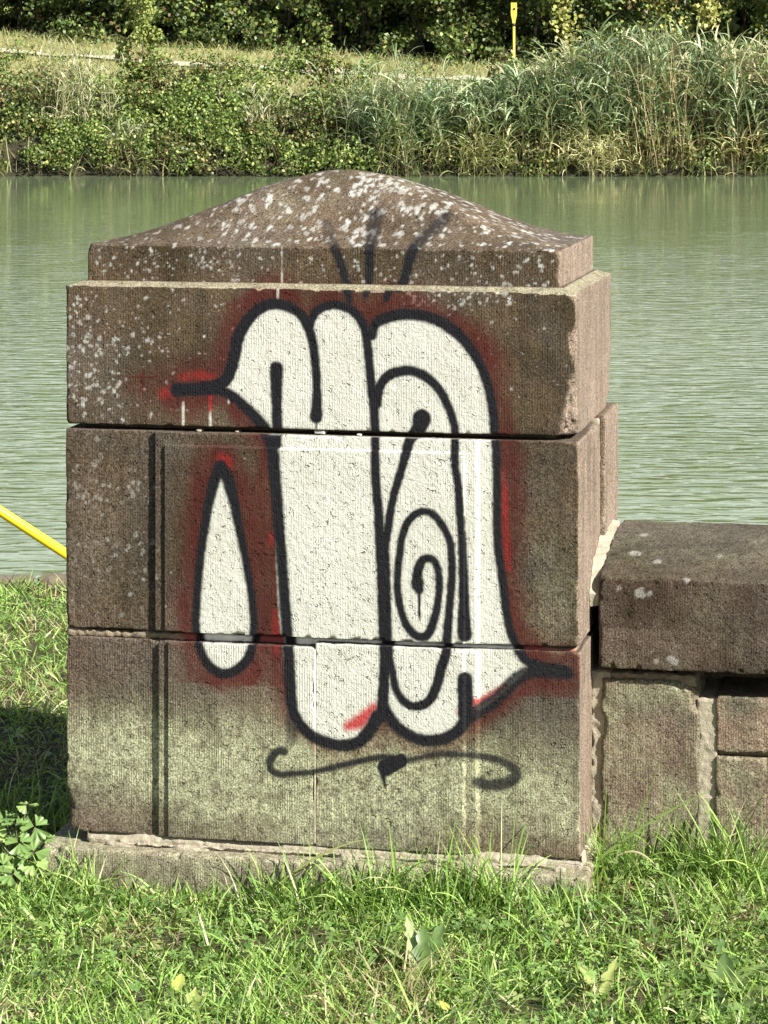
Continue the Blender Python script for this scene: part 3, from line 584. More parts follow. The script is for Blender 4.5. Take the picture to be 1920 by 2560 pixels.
# ------------------------------------------------------------------ the low wall at the pillar's right side
WAL = empty('parapet_wall', (-.6964, 6.124, 0), R(-11.5))
tag(WAL, 'low weathered sandstone wall with thick rounded coping joining the graffiti pillar', 'wall')
def coping_top(P): return .056*np.sin(np.clip((P[:, 1]-.165)/.33, 0, 1)*math.pi/2)**1.2
def cope_attr(A, P, nrm):
    for k in ('white', 'red', 'black', 'hot', 'lichen'): A[k] = A[k]*0
    A['fresh'] = np.clip((fbm(P*8, 71, 3)-.42)*1.0, 0, 1)*np.where(P[:, 2] < .52, 1.2, .5)
    A['algae'] = np.clip((fbm(P*10, 72, 3)-.5)*.5, 0, 1)
    A['algae'] += .09*np.clip(nrm[:, 2]*1.5-.3, 0, 1)
    r3 = np.random.default_rng(5); l = np.zeros(len(P))
    for c in [(1.22, .42, .67, .014), (1.215, .30, .66, .015), (1.27, .26, .65, .011), (1.33, .22, .645, .008), (1.195, .165, .605, .007), (1.24, .165, .595, .012), (1.262, .165, .597, .008), (1.31, .165, .455, .012), (1.275, .165, .45, .006), (1.265, .165, .47, .005), (1.4, .3, .66, .01), (1.55, .165, .628, .012), (1.34, .168, .63, .01)]+[(r3.uniform(1.15, 1.7), r3.uniform(.16, .5), r3.uniform(.45, .68), r3.uniform(.002, .005)) for _ in range(70)]:
        d = np.sqrt(((P-np.array(c[:3]))**2).sum(1)); l = np.maximum(l, .5*sstep(0, 1, (c[3]*(.6+.8*vnoise(P*120, 4))-d)/.003))
    A['lichen'] = l
add_stone('coping_stone', WAL, M['cope'], ((1.150, .165, .430), (2.30, .60, .628)), cope_attr, kw=dict(seed=20, fine=.0035, r=.004, rv=.008, topstep=.008, top_fn=coping_top, rough=.0016, chips=[(1.15, .165, .62, .03, .008), (1.15, .165, .5, .03, .006)]))
add_stone('coping_stone', WAL, M['cope'], ((2.312, .168, .432), (3.6, .60, .628)), cope_attr, kw=dict(seed=21, fine=.012, r=.006, rv=.008, topstep=.012, top_fn=coping_top, rough=.0016))
def wall_attr(fr, al, sd_):
    def fn(A, P, nrm):
        for k in ('white', 'red', 'black', 'hot', 'lichen'): A[k] = A[k]*0
        A['fresh'] = np.clip(fr*(fbm(P*11, sd_, 3)*2.2-.45), 0, 1); A['algae'] = np.clip(al*(fbm(P*13, sd_+2, 3)*2.2-.5)+.4*al*sstep(.2, .0, P[:, 2]), 0, 1)
    return fn
add_stone('block', WAL, M['wall'], ((1.152, .190, -.25), (1.366, .5, .404)), wall_attr(.55, .55, 81), kw=dict(seed=22, fine=.003, r=.006, rv=.008, rough=.002, chips=[(1.366, .195, .40, .07, .03), (1.152, .19, .30, .035, .014), (1.152, .19, .12, .03, .01), (1.152, .19, .38, .03, .01)]))
add_stone('block', WAL, M['wall'], ((1.400, .190, .254), (1.95, .45, .374)), wall_attr(1.0, .35, 82), kw=dict(seed=23, fine=.003, r=.005, rv=.008, rough=.002))
add_stone('block', WAL, M['wall'], ((1.398, .188, -.25), (1.90, .45, .246)), wall_attr(.6, .9, 83), kw=dict(seed=24, fine=.003, r=.005, rv=.008, rough=.002))
add_stone('block', WAL, M['wall'], ((1.965, .195, -.25), (2.7, .45, .415)), wall_attr(.6, .6, 84), kw=dict(seed=25, fine=.012, r=.006, rv=.008))
add_stone('block', WAL, M['wall'], ((2.712, .195, -.25), (3.6, .45, .415)), wall_attr(.6, .6, 85), kw=dict(seed=26, fine=.012, r=.006, rv=.008))
mortar((1.13, .40, -.25), (3.6, .57, .432), M['core'], .004, 70, WAL, fine=.02, paint=False, name='rubble_core')
mortar((W+.004, .199, -.25), (1.175, .45, .418), M['mortar'], .0028, 71, WAL, paint=False)
mortar((1.358, .195, -.25), (1.405, .42, .368), M['mortar'], .003, 72, WAL, paint=False)
mortar((1.165, .205, .392), (1.36, .42, .416), M['mortar_dark'], .005, 73, WAL, paint=False)
mortar((1.405, .215, .235), (1.95, .40, .262), M['mortar_dark'], .004, 74, WAL, paint=False)
# crescent of mortar left on the pillar's flank where the coping meets it
cp = []
for t in np.linspace(0, 1, 26):
    v = .172+.36*t; z = .625+.056*math.sin(min(1, t*.36/.33)*math.pi/2)**1.2-.050*max(0, 1-t*5)
    cp.append((v, z))
V = []; r4 = np.random.default_rng(9)
for i, (v, z) in enumerate(cp):
    j = r4.normal(size=8)*.0025
    V += [(W+.007, v-.006+j[0], z+.016+j[1]), (W+.030+j[2], v+j[3], z+.011+j[4]), (W+.030+j[5], v+.010, z-.012), (W+.007, v+.004, z-.014)]
Fm = []
for i in range(25):
    for k in range(4): a = i*4+k; b = i*4+(k+1) % 4; Fm.append((a, b, b+4, a+4))
Fm += [(3, 2, 1, 0), (100, 101, 102, 103)]
polymesh('mortar', V, Fm, M['mortar'], WAL, smooth=False)
# ------------------------------------------------------------------ vegetation builders
def ribbons(base, length, width, az, th0, curl, nseg=3, twist=0., tipw=.12, rg_=rng):
    """curved tapering blades; returns verts, quads, and position 0..1 along each blade"""
    n = len(base); S = nseg+1
    s = np.linspace(0, 1, S)[None, :]
    th = th0[:, None]+curl[:, None]*s
    dx = np.sin(th); dz = np.cos(th); step = (length/nseg)[:, None]
    hx = np.concatenate([np.zeros((n, 1)), np.cumsum((dx[:, :-1]+dx[:, 1:])*.5*step, 1)], 1)
    hz = np.concatenate([np.zeros((n, 1)), np.cumsum((dz[:, :-1]+dz[:, 1:])*.5*step, 1)], 1)
    ca, sa = np.cos(az)[:, None], np.sin(az)[:, None]
    C = np.stack([base[:, 0:1]+hx*ca, base[:, 1:2]+hx*sa, base[:, 2:3]+hz], 2)
    tw = (twist*(rg_.random(n)-.5))[:, None]+np.zeros((n, S)) if np.isscalar(twist) else twist[:, None]+np.zeros((n, S))
    sx, sy = -sa*np.ones((1, S)), ca*np.ones((1, S))
    # tilt the blade's width about its own axis
    nx, ny, nz = -np.cos(th)*ca, -np.cos(th)*sa, np.sin(th)
    side = np.stack([sx*np.cos(tw)+nx*np.sin(tw), sy*np.cos(tw)+ny*np.sin(tw), nz*np.sin(tw)], 2)
    prof = np.interp(s[0], [0, .25, .6, 1], [.65, 1, .85, tipw])
    hw = width[:, None]*.5*prof[None, :]
    A = C-side*hw[:, :, None]; B = C+side*hw[:, :, None]
    V = np.stack([A, B], 2).reshape(n*S*2, 3)
    i = (np.arange(n)*S*2)[:, None]+(np.arange(nseg)*2)[None, :]
    F = np.stack([i, i+1, i+3, i+2], 2).reshape(-1, 4)
    return V, F, np.repeat(np.tile(s[0], n), 2)
def per_blade(col, nseg): return np.repeat(col, (nseg+1)*2, 0)
def pick_cols(n, pal, wts, var=.18, r=rng):
    pal = np.array(pal); w = np.array(wts, float); c = pal[r.choice(len(pal), n, p=w/w.sum())]
    return c*(1+var*(r.random((n, 1))-.5)*2)*(1+.12*(r.random((n, 3))-.5))
def leaf_quads(C, nrm, size, aspect=.62, r=rng, fold=.25):
    """pointed leaves: two triangles pairs folded along the midrib"""
    n = len(C); a = r.normal(size=(n, 3)); t = np.cross(nrm, a); t /= np.linalg.norm(t, axis=1, keepdims=True)+1e-9
    b = np.cross(nrm, t); L = size[:, None]
    base = C-t*L*.5; tip = C+t*L*.5-nrm*L*.12
    l = C-t*L*.08+b*L*aspect*.5+nrm*L*fold*.3; rr = C-t*L*.08-b*L*aspect*.5+nrm*L*fold*.3
    V = np.stack([base, rr, tip, l], 1).reshape(-1, 3)
    i = np.arange(n)*4
    F = np.stack([i, i+1, i+2, i+3], 1)
    return V, F
def clump_leaves(centers, radii, per, size, r, flat=.8, up=.25):
    Cs = []; Ns = []
    for c, ra in zip(centers, radii):
        m = max(8, int(per*(ra/np.mean(radii))**2)); d = r.normal(size=(m, 3)); d /= np.linalg.norm(d, axis=1, keepdims=True)
        rad = ra*(.35+.65*r.random(m)**.5)
        Cs.append(c+d*rad[:, None]*np.array([1, 1, flat])); nn = d*.7+r.normal(size=(m, 3))*.6+np.array([0, 0, up]); Ns.append(nn/np.linalg.norm(nn, axis=1, keepdims=True))
    C = np.vstack(Cs); Nn = np.vstack(Ns); s = size[0]+(size[1]-size[0])*r.random(len(C))
    return C, Nn, s

# ---- hedge far behind the meadow
r5 = np.random.default_rng(21)
def hedge():
    n = 560; cx = r5.uniform(-13, 13, n); cy = 70.3+r5.random(n)**1.3*2.8; hh = r5.random(n)*2.6; cz = fz(cx, cy)+.05+hh
    rad = r5.uniform(.25, .58, n); pick = fbm(np.stack([cx*.8, cy*0, cz*.8], 1), 5, 2)
    cy = cy+np.where(pick < .47, .9, 0)
    C, Nn, s = clump_leaves(np.stack([cx, cy, cz], 1), rad, 90, (.08, .16), r5)
    # crowns leaning out over the meadow's edge
    n2 = 150; cx = r5.uniform(-14, 17, n2); cy = 69.9+r5.random(n2)*2.2; cz = fz(cx, cy)*.3+3.7+r5.random(n2)*1.5
    C2, N2, s2 = clump_leaves(np.stack([cx, cy, cz], 1), r5.uniform(.5, .95, n2), 90, (.14, .26), r5)
    n3 = 560; cx = r5.uniform(-30, 30, n3); cy = 74+r5.random(n3)*4; cz = fz(cx, cy)+r5.random(n3)*2.7
    C3, N3, s3 = clump_leaves(np.stack([cx, cy, cz], 1), r5.uniform(.8, 1.3, n3), 75, (.3, .5), r5)
    C = np.vstack([C, C2, C3]); Nn = np.vstack([Nn, N2, N3]); s = np.concatenate([s, s2, s3])
    V, F = leaf_quads(C, Nn, s, .75, r5)
    pal = [(.075, .115, .03), (.13, .18, .045), (.24, .28, .07), (.05, .08, .024), (.15, .095, .045)]
    g = np.repeat(pick_cols(len(C), pal, [.32, .26, .16, .2, .06], .3, r5), 4, 0)
    tag(make_mesh('hedge_foliage', V, F, M['farleaf'], tint=g), 'dark leafy hedge thicket closing the view above the dry meadow', 'hedge', kind='stuff')
hedge()
# dark woody inside of the hedge: upright stems
def stems():
    n = 260; x = r5.uniform(-14, 14, n); y = r5.uniform(71.8, 75, n); b = np.stack([x, y, fz(x, y)-.1], 1)
    V, F, s = ribbons(b, r5.uniform(2, 4.5, n), r5.uniform(.03, .09, n), r5.uniform(0, 6.28, n), r5.uniform(0, .3, n), r5.uniform(-.3, .5, n), 4, 3., .5, r5)
    tag(make_mesh('hedge_stems', V, F, M['farleaf'], tint=np.tile(np.array([[.06, .045, .03]]), (len(V), 1))), 'bare brown stems standing inside the dark hedge', 'hedge', kind='stuff')
stems()
# ---- thicket on the far bank
r6 = np.random.default_rng(33)
def thicket():
    n = 560; t = r6.random(n)**1.35; cx = r6.uniform(-10.5, 10.5, n); cx = np.where(r6.random(n) < .55, r6.uniform(-10.5, -.2, n), cx)
    cy = 58.22+t*4.0; cz = -.28+t*2.05+r6.random(n)*.62*np.minimum(1, t*3+.5)-.03*(cx+9)*t
    rad = r6.uniform(.2, .46, n)
    C, Nn, s = clump_leaves(np.stack([cx, cy, cz], 1), rad, 165, (.045, .095), r6, .85)
    k = (C[:, 2] > WATER+.02) & (fbm(C*np.array([1.7, 1.2, 2.2]), 71, 3) > .36+.05*r6.random(len(C))); C, Nn, s = C[k], Nn[k], s[k]
    V, F = leaf_quads(C, Nn, s, .75, r6)
    shade_zone = fbm(C*np.array([.8, .8, 1.4]), 7, 2)  # patches of darker leaf colour stand in for deep shadow in the brambles
    a = pick_cols(len(C), [(.18, .25, .052), (.12, .18, .036), (.33, .36, .105), (.06, .10, .025)], [.33, .3, .17, .2], .25, r6)
    b = pick_cols(len(C), [(.12, .155, .035), (.07, .10, .025), (.2, .12, .055), (.33, .3, .1)], [.4, .32, .1, .18], .25, r6)
    col = np.where((shade_zone > .47)[:, None], a, b)
    tag(make_mesh('bramble_thicket', V, F, M['farleaf'], tint=np.repeat(col, 4, 0)), 'yellow green bramble thicket covering the far bank left of the reeds', 'bushes', kind='stuff')
    # twigs and roots along the waterline
    m = 500; x = r6.uniform(-10.5, 10.5, m); y = r6.uniform(58.2, 58.6, m); b = np.stack([x, y, fz(x, y)-.02], 1)
    V, F, s = ribbons(b, r6.uniform(.25, .8, m), r6.uniform(.012, .03, m), r6.uniform(3.6, 5.8, m), r6.uniform(0, 1.2, m), r6.uniform(-.4, .9, m), 3, 3., .3, r6)
    tag(make_mesh('waterline_twigs', V, F, M['farleaf'], tint=per_blade(pick_cols(m, [(.22, .18, .12), (.11, .085, .05), (.3, .26, .15)], [.3, .5, .2], .2, r6), 3)), 'dry twigs and roots hanging along the far waterline', 'twigs', kind='stuff')
thicket()
def waterline_grass():
    m = 1500; x = r6.uniform(-10.5, 10.5, m); k = fbm(np.stack([x*1.3, x*0, x*0], 1), 4, 2) > np.where(x < 0, .5, .36); x = x[k]; m = len(x)
    y = r6.uniform(58.12, 58.75, m); b = np.stack([x, y, np.maximum(fz(x, y), WATER)-.02], 1)
    V, F, s = ribbons(b, r6.uniform(.3, .75, m), r6.uniform(.018, .036, m), r6.uniform(3.3, 6.1, m), r6.uniform(.1, .8, m), r6.uniform(.6, 2.0, m), 4, 1.6, .08, r6)
    c = pick_cols(m, [(.30, .32, .12), (.2, .25, .09), (.44, .40, .2), (.12, .16, .05)], [.3, .3, .22, .2], .22, r6)
    tag(make_mesh('waterline_grass', V, F, M['farleaf'], tint=per_blade(c, 4)), 'green and straw grass drooping over the far waterline', 'grass', kind='stuff')
waterline_grass()
def meadow_grass():
    n = 16000; x = r6.uniform(-12, 8, n); y = r6.uniform(62.6, 71.6, n); b = np.stack([x, y, fzn(x, y)], 1)
    k = (np.abs(y-67.5) > .42); b = b[k]; n = len(b)
    V, F, s = ribbons(b, r6.uniform(.10, .3, n), r6.uniform(.012, .022, n), r6.uniform(0, 6.28, n), r6.uniform(.1, .8, n), r6.uniform(0, 1.2, n), 2, 3., .2, r6)
    col = pick_cols(n, [(.31, .29, .13), (.23, .27, .085), (.40, .36, .19), (.17, .23, .06)], [.3, .32, .16, .22], .2, r6)
    tag(make_mesh('meadow_grass', V, F, M['farleaf'], tint=per_blade(col, 2)), 'dry straw coloured grass on the slope beside the gravel path', 'grass', kind='stuff')
meadow_grass()
# ---- reeds
r7 = np.random.default_rng(44)
def reed_plants(bx, by, bz, h, lean_az, pal, wts, nl=9, lw=(.018, .034), ll=(.3, .62), droop=(.5, 1.9), stem_col=(.30, .26, .13), start=.25, r=r7):
    n = len(bx); th = r.uniform(.02, .2, n); cu = r.uniform(.0, .35, n)
    Vs, Fs, s = ribbons(np.stack([bx, by, bz], 1), h, np.full(n, .014), lean_az, th, cu, 5, 3., .5, r)
    cs = np.tile(np.array(stem_col), (n, 1))*(.7+.6*r.random((n, 1)))
    cols = [per_blade(cs, 5)]; VV = [Vs]; FF = [Fs]; off = len(Vs)
    C = Vs.reshape(n, 6, 2, 3).mean(2)
    m = n*nl; idx = np.repeat(np.arange(n), nl); t = np.clip(start+(1-start)*r.random(m), 0, .999)*5
    i = t.astype(int); f = (t-i)[:, None]; b = C[idx, i]*(1-f)+C[idx, i+1]*f
    V, F, s = ribbons(b, r.uniform(*ll, m), r.uniform(*lw, m), r.uniform(0, 6.28, m), r.uniform(.15, .9, m), r.uniform(*droop, m), 4, 1.6, .08, r)
    VV.append(V); FF.append(F+off); cols.append(per_blade(pick_cols(m, pal, wts, .22, r), 4))
    return np.vstack(VV), np.vstack(FF), np.vstack(cols)
GRN = [(.22, .295, .14), (.32, .39, .21), (.11, .16, .065), (.43, .44, .24), (.50, .46, .28)]
def reeds():
    n = 1250; x = r7.uniform(-.2, 10.5, n); y = 58.3+r7.random(n)**1.3*1.9
    dens = fbm(np.stack([x*.55, y*.3, x*0], 1), 15, 2); k = dens > .30; x, y = x[k], y[k]; n = len(x)
    h = (np.interp(x, [-.3, .6, 1.6, 2.6, 3.3, 4, 5, 6.2, 7.4, 8.6, 10], [1.2, 1.35, 1.35, 1.5, 1.85, 2.2, 2.5, 2.6, 2.35, 2.25, 2.4])-fz(x, y))*np.where(r7.random(n) < .35, r7.uniform(.45, .8, n), r7.uniform(.78, 1.08, n))
    V, F, c = reed_plants(x, y, fz(x, y)-.05, h, r7.uniform(2.6, 4.6, n), GRN, [.32, .28, .24, .11, .05], nl=11, lw=(.024, .046), ll=(.4, .75), stem_col=(.2, .19, .09), start=.12)
    # straw patches and bluish patches
    z1 = fbm(np.stack([V[:, 0]*.8, V[:, 1]*.3, V[:, 2]*.5], 1), 19, 2)
    c = np.where((z1 > .56)[:, None], c*np.array([1.5, 1.25, 1.3])*.95, c); c = np.where(((V[:, 0] < 1.3) & (z1 < .6))[:, None], c*np.array([.95, 1.0, 1.03]), c)
    low = sstep(1.0, -.2, V[:, 2])[:, None]; c = c*(1-low)+low*(c*np.array([1.25, 1.0, .8]))
    tag(make_mesh('reed_bed', V, F, M['farleaf'], tint=np.clip(c, 0, .6)), 'tall green and tawny reed bed along the right of the far bank', 'reeds', kind='stuff')
reeds()
def tuft(name, label, x, y, n, h, pal, wts, spread_, droop, nl=7, az=None, ll=(.25, .5), grp=None, stem=(.3, .27, .14)):
    bx = x+r7.normal(size=n)*spread_; by = np.maximum(y+r7.normal(size=n)*spread_*.4, 58.1); bz = np.maximum(fz(bx, by), WATER)-.03
    a = r7.uniform(0, 6.28, n) if az is None else r7.normal(size=n)*.5+az
    V, F, c = reed_plants(bx, by, bz, r7.uniform(.65, 1.05, n)*h, a, pal, wts, nl, (.014, .026), ll, droop, stem, .1)
    off = np.array([x, y, float(fz(x, y))]); o = make_mesh(name, V-off, F, M['farleaf'], tint=c); o.location = off
    tag(o, label, 'reeds' if 'reed' in name else 'grass', grp); return o
PALE = [(.46, .44, .28), (.32, .36, .18), (.55, .5, .33)]
tuft('reed_clump', 'pale reed clump standing among the brambles at far left', -6.4, 59.4, 60, 2.1, PALE, [.4, .35, .25], .42, (.4, 1.6))
tuft('reed_clump', 'small bleached reed clump at the waterline below the brambles', -5.5, 58.5, 26, .75, PALE, [.4, .3, .3], .25, (.6, 1.8))
tuft('reed_clump', 'thin pale reed sprigs in the brambles left of centre', -2.6, 59.0, 16, 1.3, PALE, [.3, .4, .3], .35, (.4, 1.2))
tuft('grass_tussock', 'low yellow green grass tussock at the waterline behind the dome', 1.9, 58.3, 46, .75, [(.36, .37, .14), (.26, .31, .10), (.45, .41, .2)], [.4, .35, .25], .34, (.8, 2.2))
tuft('grass_tussock', 'drooping dry straw tussock hanging over the water under the reeds', 4.4, 58.2, 60, .8, [(.54, .5, .27), (.44, .42, .2), (.33, .35, .14)], [.45, .35, .2], .42, (1.0, 2.3), az=3.9, ll=(.35, .65))
tuft('reed_clump', 'tall straw coloured reed stems rising right of the drooping tussock', 5.9, 58.5, 60, 2.6, [(.38, .32, .16), (.3, .25, .12), (.22, .24, .1)], [.45, .35, .2], .36, (.4, 1.4), nl=4, stem=(.42, .33, .17))
tuft('reed_clump', 'blue green leafy reed clump overhanging beside the brambles', .1, 58.6, 90, 2.0, [(.30, .37, .20), (.40, .46, .27), (.17, .23, .10)], [.45, .3, .25], .55, (.7, 1.9), nl=10, ll=(.4, .7))
# ---- saplings and vines on the far side
def sapling(label, x, y, h, rad, nleaf, pal, base=.15):
    z = float(fz(x, y)); t = empty('sapling', (x, y, z)); tag(t, label, 'tree')
    pts = [(.03*math.sin(i), .02*math.cos(i*1.3), h*i/7) for i in range(8)]
    V, F = tube(pts, [.03*(1-.11*i) for i in range(8)], 6); polymesh('trunk', V, F, M['bark'], t, True)
    k = 34; hz = base+(1-base)*np.random.default_rng(int(h*100)).random(k); an = r7.uniform(0, 6.28, k); rr = rad*(1.05-hz*.75)*r7.uniform(.3, 1, k)
    c = np.stack([rr*np.cos(an), rr*np.sin(an), hz*h], 1); C, Nn, s = clump_leaves(c, rad*.32*(1.2-hz*.6), nleaf//k, (.055, .11), r7)
    V, F = leaf_quads(C, Nn, s, .8, r7); make_mesh('crown', V, F, M['farleaf'], t, tint=np.repeat(pick_cols(len(C), pal, [1]*len(pal), .25, r7), 4, 0))
YG = [(.21, .26, .055), (.15, .21, .045), (.28, .29, .08)]
sapling('leafy yellow green sapling rising from the brambles at upper left', -5.35, 62.0, 2.75, .62, 2300, YG)
sapling('thin leafy sapling beside the meadow left of the reeds', -1.25, 61.8, 1.7, .3, 700, YG)
sapling('low leafy shrub at the foot of the yellow marker post', 2.75, 64.5, 1.25, .6, 1000, [(.12, .16, .04), (.16, .19, .05), (.2, .15, .07)])
def vine(label, x, y, z0, z1, w):
    t = empty('climbing_vine', (x, y, z0)); tag(t, label, 'vine'); n = 420
    zz_ = r7.random(n)**.8*(z1-z0); C = np.stack([r7.normal(size=n)*w*(1.2-.5*zz_/(z1-z0))+.1*np.sin(zz_*3), r7.normal(size=n)*.12, zz_], 1); Nn = r7.normal(size=(n, 3))+np.array([0, -1.2, .6]); Nn /= np.linalg.norm(Nn, axis=1, keepdims=True)
    V, F = leaf_quads(C, Nn, r7.uniform(.08, .15, n), .85, r7); make_mesh('foliage', V, F, M['farleaf'], t, tint=np.repeat(pick_cols(n, [(.3, .31, .07), (.24, .28, .06), (.38, .35, .12)], [1, 1, 1], .2, r7), 4, 0))
    V, F = tube([(.02*math.sin(i*2), .05, (z1-z0)*i/6) for i in range(7)], .012, 5); polymesh('stem', V, F, M['bark'], t, True)
vine('bright yellow green vine strand on the hedge right of marker post', 4.55, 70.4, 1.9, 4.6, .17)
vine('broad yellow green vine hanging on the hedge above the reeds', 6.9, 70.4, 2.3, 4.6, .3)
vine('short yellow vine strand on the hedge at upper right', 8.1, 70.5, 2.8, 4.4, .16)
# ---- yellow marker post
mx, my = 3.07, 66.2; mz = float(fz(mx, my)); top = 3.36-mz; MP = empty('marker_post', (mx, my, mz)); tag(MP, 'yellow marker post with flat head and black band before hedge', 'marker post')
V, F = tube([(0, 0, -.2), (0, 0, top-.56)], .031, 10); polymesh('pole', V, F, M['marker_yellow'], MP, True)
V, F = tube([(0, 0, top-.56), (0, 0, top-.49)], .036, 10); polymesh('band', V, F, M['black'], MP, True)
hp = [(-.036, top-.49), (.036, top-.49), (.04, top-.42), (.07, top-.30), (.07, top), (-.07, top), (-.07, top-.30), (-.04, top-.42)]
V = [(x, -.03, z) for x, z in hp]+[(x, .03, z) for x, z in hp]; n = 8
polymesh('head', V, [tuple(range(n)), tuple(range(2*n-1, n-1, -1))]+[(i, i+n, (i+1) % n+n, (i+1) % n) for i in range(n)], M['marker_yellow'], MP)
V = [(x*.4-.003, -.033, top-.16+z*.5) for x, z in ((-.08, -.06), (.09, -.02), (.07, .09), (-.04, .05))]; polymesh('emblem', V+[(a, -.0305, c) for a, b, c in V], [(0, 1, 2, 3), (7, 6, 5, 4), (0, 4, 5, 1), (1, 5, 6, 2), (2, 6, 7, 3), (3, 7, 4, 0)], M['black'], MP)

# ------------------------------------------------------------------ yellow bar at the canal edge
YB = empty('yellow_rail', (-.835, 9.25, 0)); tag(YB, 'yellow painted steel bar slanting down behind the pillar at canal edge', 'rail')
a = Vector((-1.15, 0, .735)); b = Vector((0.0, 0, -.012))
V, F = tube([a, a*.5+b*.5, b], .0165, 14); polymesh('bar', V, F, M['yellow'], YB, True)
V, F = tube([(-1.15, 0, -.1), (-1.15, 0, .76)], .02, 12); polymesh('post', V, F, M['yellow'], YB, True)
V = [(x, y, z) for z in (-.03, .012) for x, y in ((-.06, -.05), (.06, -.05), (.06, .05), (-.06, .05))]
polymesh('foot_plate', V, [(3, 2, 1, 0), (4, 5, 6, 7), (0, 1, 5, 4), (1, 2, 6, 5), (2, 3, 7, 6), (3, 0, 4, 7)], M['yellow'], YB)

# ------------------------------------------------------------------ lawn
e_ = np.array([.97992, -.19937]); d_ = np.array([.19937, .97992]); L_ = np.array([-.6964, 6.124])
def local(x, y):
    q = np.stack([x, y], -1)-L_; return q@e_, q@d_
def blocked(x, y, pad=0.):
    u, v = local(x, y)
    return ((u > -.045-pad) & (u < W+.03+pad) & (v > -.064-pad) & (v < D+.05)) | ((u > W) & (v > .185-pad) & (v < .62))
r8 = np.random.default_rng(55)
def area(n, x0, x1, y0, y1, pad=0.):
    x = r8.uniform(x0, x1, n); y = r8.uniform(y0, y1, n); k = ~blocked(x, y, pad); x, y = x[k], y[k]
    return np.stack([x, y, gz(x, y)], 1)
LAWN = [(.21, .345, .066), (.30, .44, .105), (.09, .175, .034), (.39, .49, .16), (.50, .48, .28)]
def lawn():
    b = np.vstack([area(46000, -.95, .95, 4.35, 6.1), area(21000, -1.5, -.55, 5.9, 9.45), area(24000, .9, 2.4, 4.35, 6.2), area(12000, -2.0, -.9, 4.35, 6.0), area(7000, -3, 3.2, 4.2, 6.4), area(5000, -3, 3, 3.2, 4.4), area(5000, -3.2, -1.4, 6, 9.4)])
    bare = fbm(b*np.array([4.5, 6.5, 0]), 66, 3); b = b[(bare < .64) | (b[:, 1] > 6) | (r8.random(len(b)) < .35)]
    n = len(b); mow = fbm(b*np.array([3, 3, 0]), 12, 2)
    ln = (.022+.05*r8.random(n)**1.9)*(.5+1.1*mow); wd = .0018+.0034*r8.random(n)**1.8
    V, F, s = ribbons(b, ln, wd, r8.uniform(0, 6.28, n), r8.uniform(.3, 1.45, n), r8.uniform(-.3, 1.2, n), 3, 2.6, .1, r8)
    dry = fbm(b*np.array([4, 4, 0]), 31, 3)
    c = pick_cols(n, LAWN, [.34, .3, .18, .12, .06], .25, r8)
    c = np.where(((dry > .58) & (r8.random(n) < .55))[:, None], pick_cols(n, [(.34, .29, .15), (.27, .25, .1), (.42, .37, .22)], [1, 1, .6], .2, r8), c)
    tag(make_mesh('lawn_grass', V, F, M['grass'], tint=per_blade(c, 3)), 'short sunlit lawn grass mixed with straw around the pillar', 'grass', kind='stuff')
lawn()
def tall_grass():
    # fringe along the plinth and the wall foot
    n = 1800; u = r8.uniform(-.05, 1.2, n); v = -.068-np.abs(r8.normal(size=n))*.06
    n2 = 900; u2 = r8.uniform(1.15, 2.3, n2); v2 = .175-np.abs(r8.normal(size=n2))*.07
    n3 = 700; u3 = r8.uniform(-.45, -.05, n3); v3 = r8.uniform(-.05, .6, n3)
    n4 = 300; u4 = 1.42+r8.normal(size=n4)*.05; v4 = .13+r8.normal(size=n4)*.03
    n5 = 160; u5 = 1.20+r8.normal(size=n5)*.035; v5 = .10+r8.normal(size=n5)*.03
    n6 = 1600; u6 = r8.uniform(-.6, 1.9, n6); v6 = r8.uniform(-1.2, -.1, n6)
    u = np.concatenate([u, u2, u3, u4, u5, u6]); v = np.concatenate([v, v2, v3, v4, v5, v6])
    tall = np.concatenate([.38+.55*(fbm(np.stack([u[:n]*6, u[:n]*0, u[:n]*0], 1), 8, 2) > .45), np.full(n2, .9), np.full(n3, .9), np.full(n4, 1.35), np.full(n5, 1.25), np.full(n6, .75)])
    P = L_+u[:, None]*e_+v[:, None]*d_; m = len(P); b = np.stack([P[:, 0], P[:, 1], gz(P[:, 0], P[:, 1])], 1)
    tall[:n] *= 1+.55*sstep(.55, 1.1, u[:n])
    ln = (.05+.13*r8.random(m)**1.8)*tall
    V, F, s = ribbons(b, ln, .002+.003*r8.random(m)**1.5, r8.uniform(0, 6.28, m), r8.uniform(.05, .7, m), r8.uniform(.0, 1.6, m), 5, 1.8, .06, r8)
    c = pick_cols(m, LAWN, [.36, .28, .22, .09, .05], .25, r8)
    tag(make_mesh('tall_grass', V, F, M['grass'], tint=per_blade(c, 5)), 'longer grass fringe growing against the plinth and wall foot', 'grass', kind='stuff')
tall_grass()
def arc_blade(label, base, tip, sag, w, col):
    """one long single blade, an arch from base to tip"""
    b = Vector(base); t = Vector(tip); n = 14; V = []
    side = (t-b).cross(Vector((0, -.5, .3))).normalized()
    for i in range(n+1):
        s = i/n; p = b.lerp(t, s)+Vector((0, 0, sag*4*s*(1-s))); hw = w*.5*min(1, .5+3*s)*(1-s**3*.92)
        V += [p-side*hw-b, p+Vector((0, -hw*.5, -hw*.4))-b, p+side*hw-b]
    F = []
    for i in range(n):
        for k in (0, 1): F.append((i*3+k, i*3+k+1, i*3+k+4, i*3+k+3))
    o = make_mesh('grass_sprig', V, F, M['grass'], tint=np.tile(np.array([col]), (len(V), 1)), smooth=True); o.location = b; tag(o, label, 'grass')
def loc3(u, v, z): q = L_+u*e_+v*d_; return (float(q[0]), float(q[1]), z)
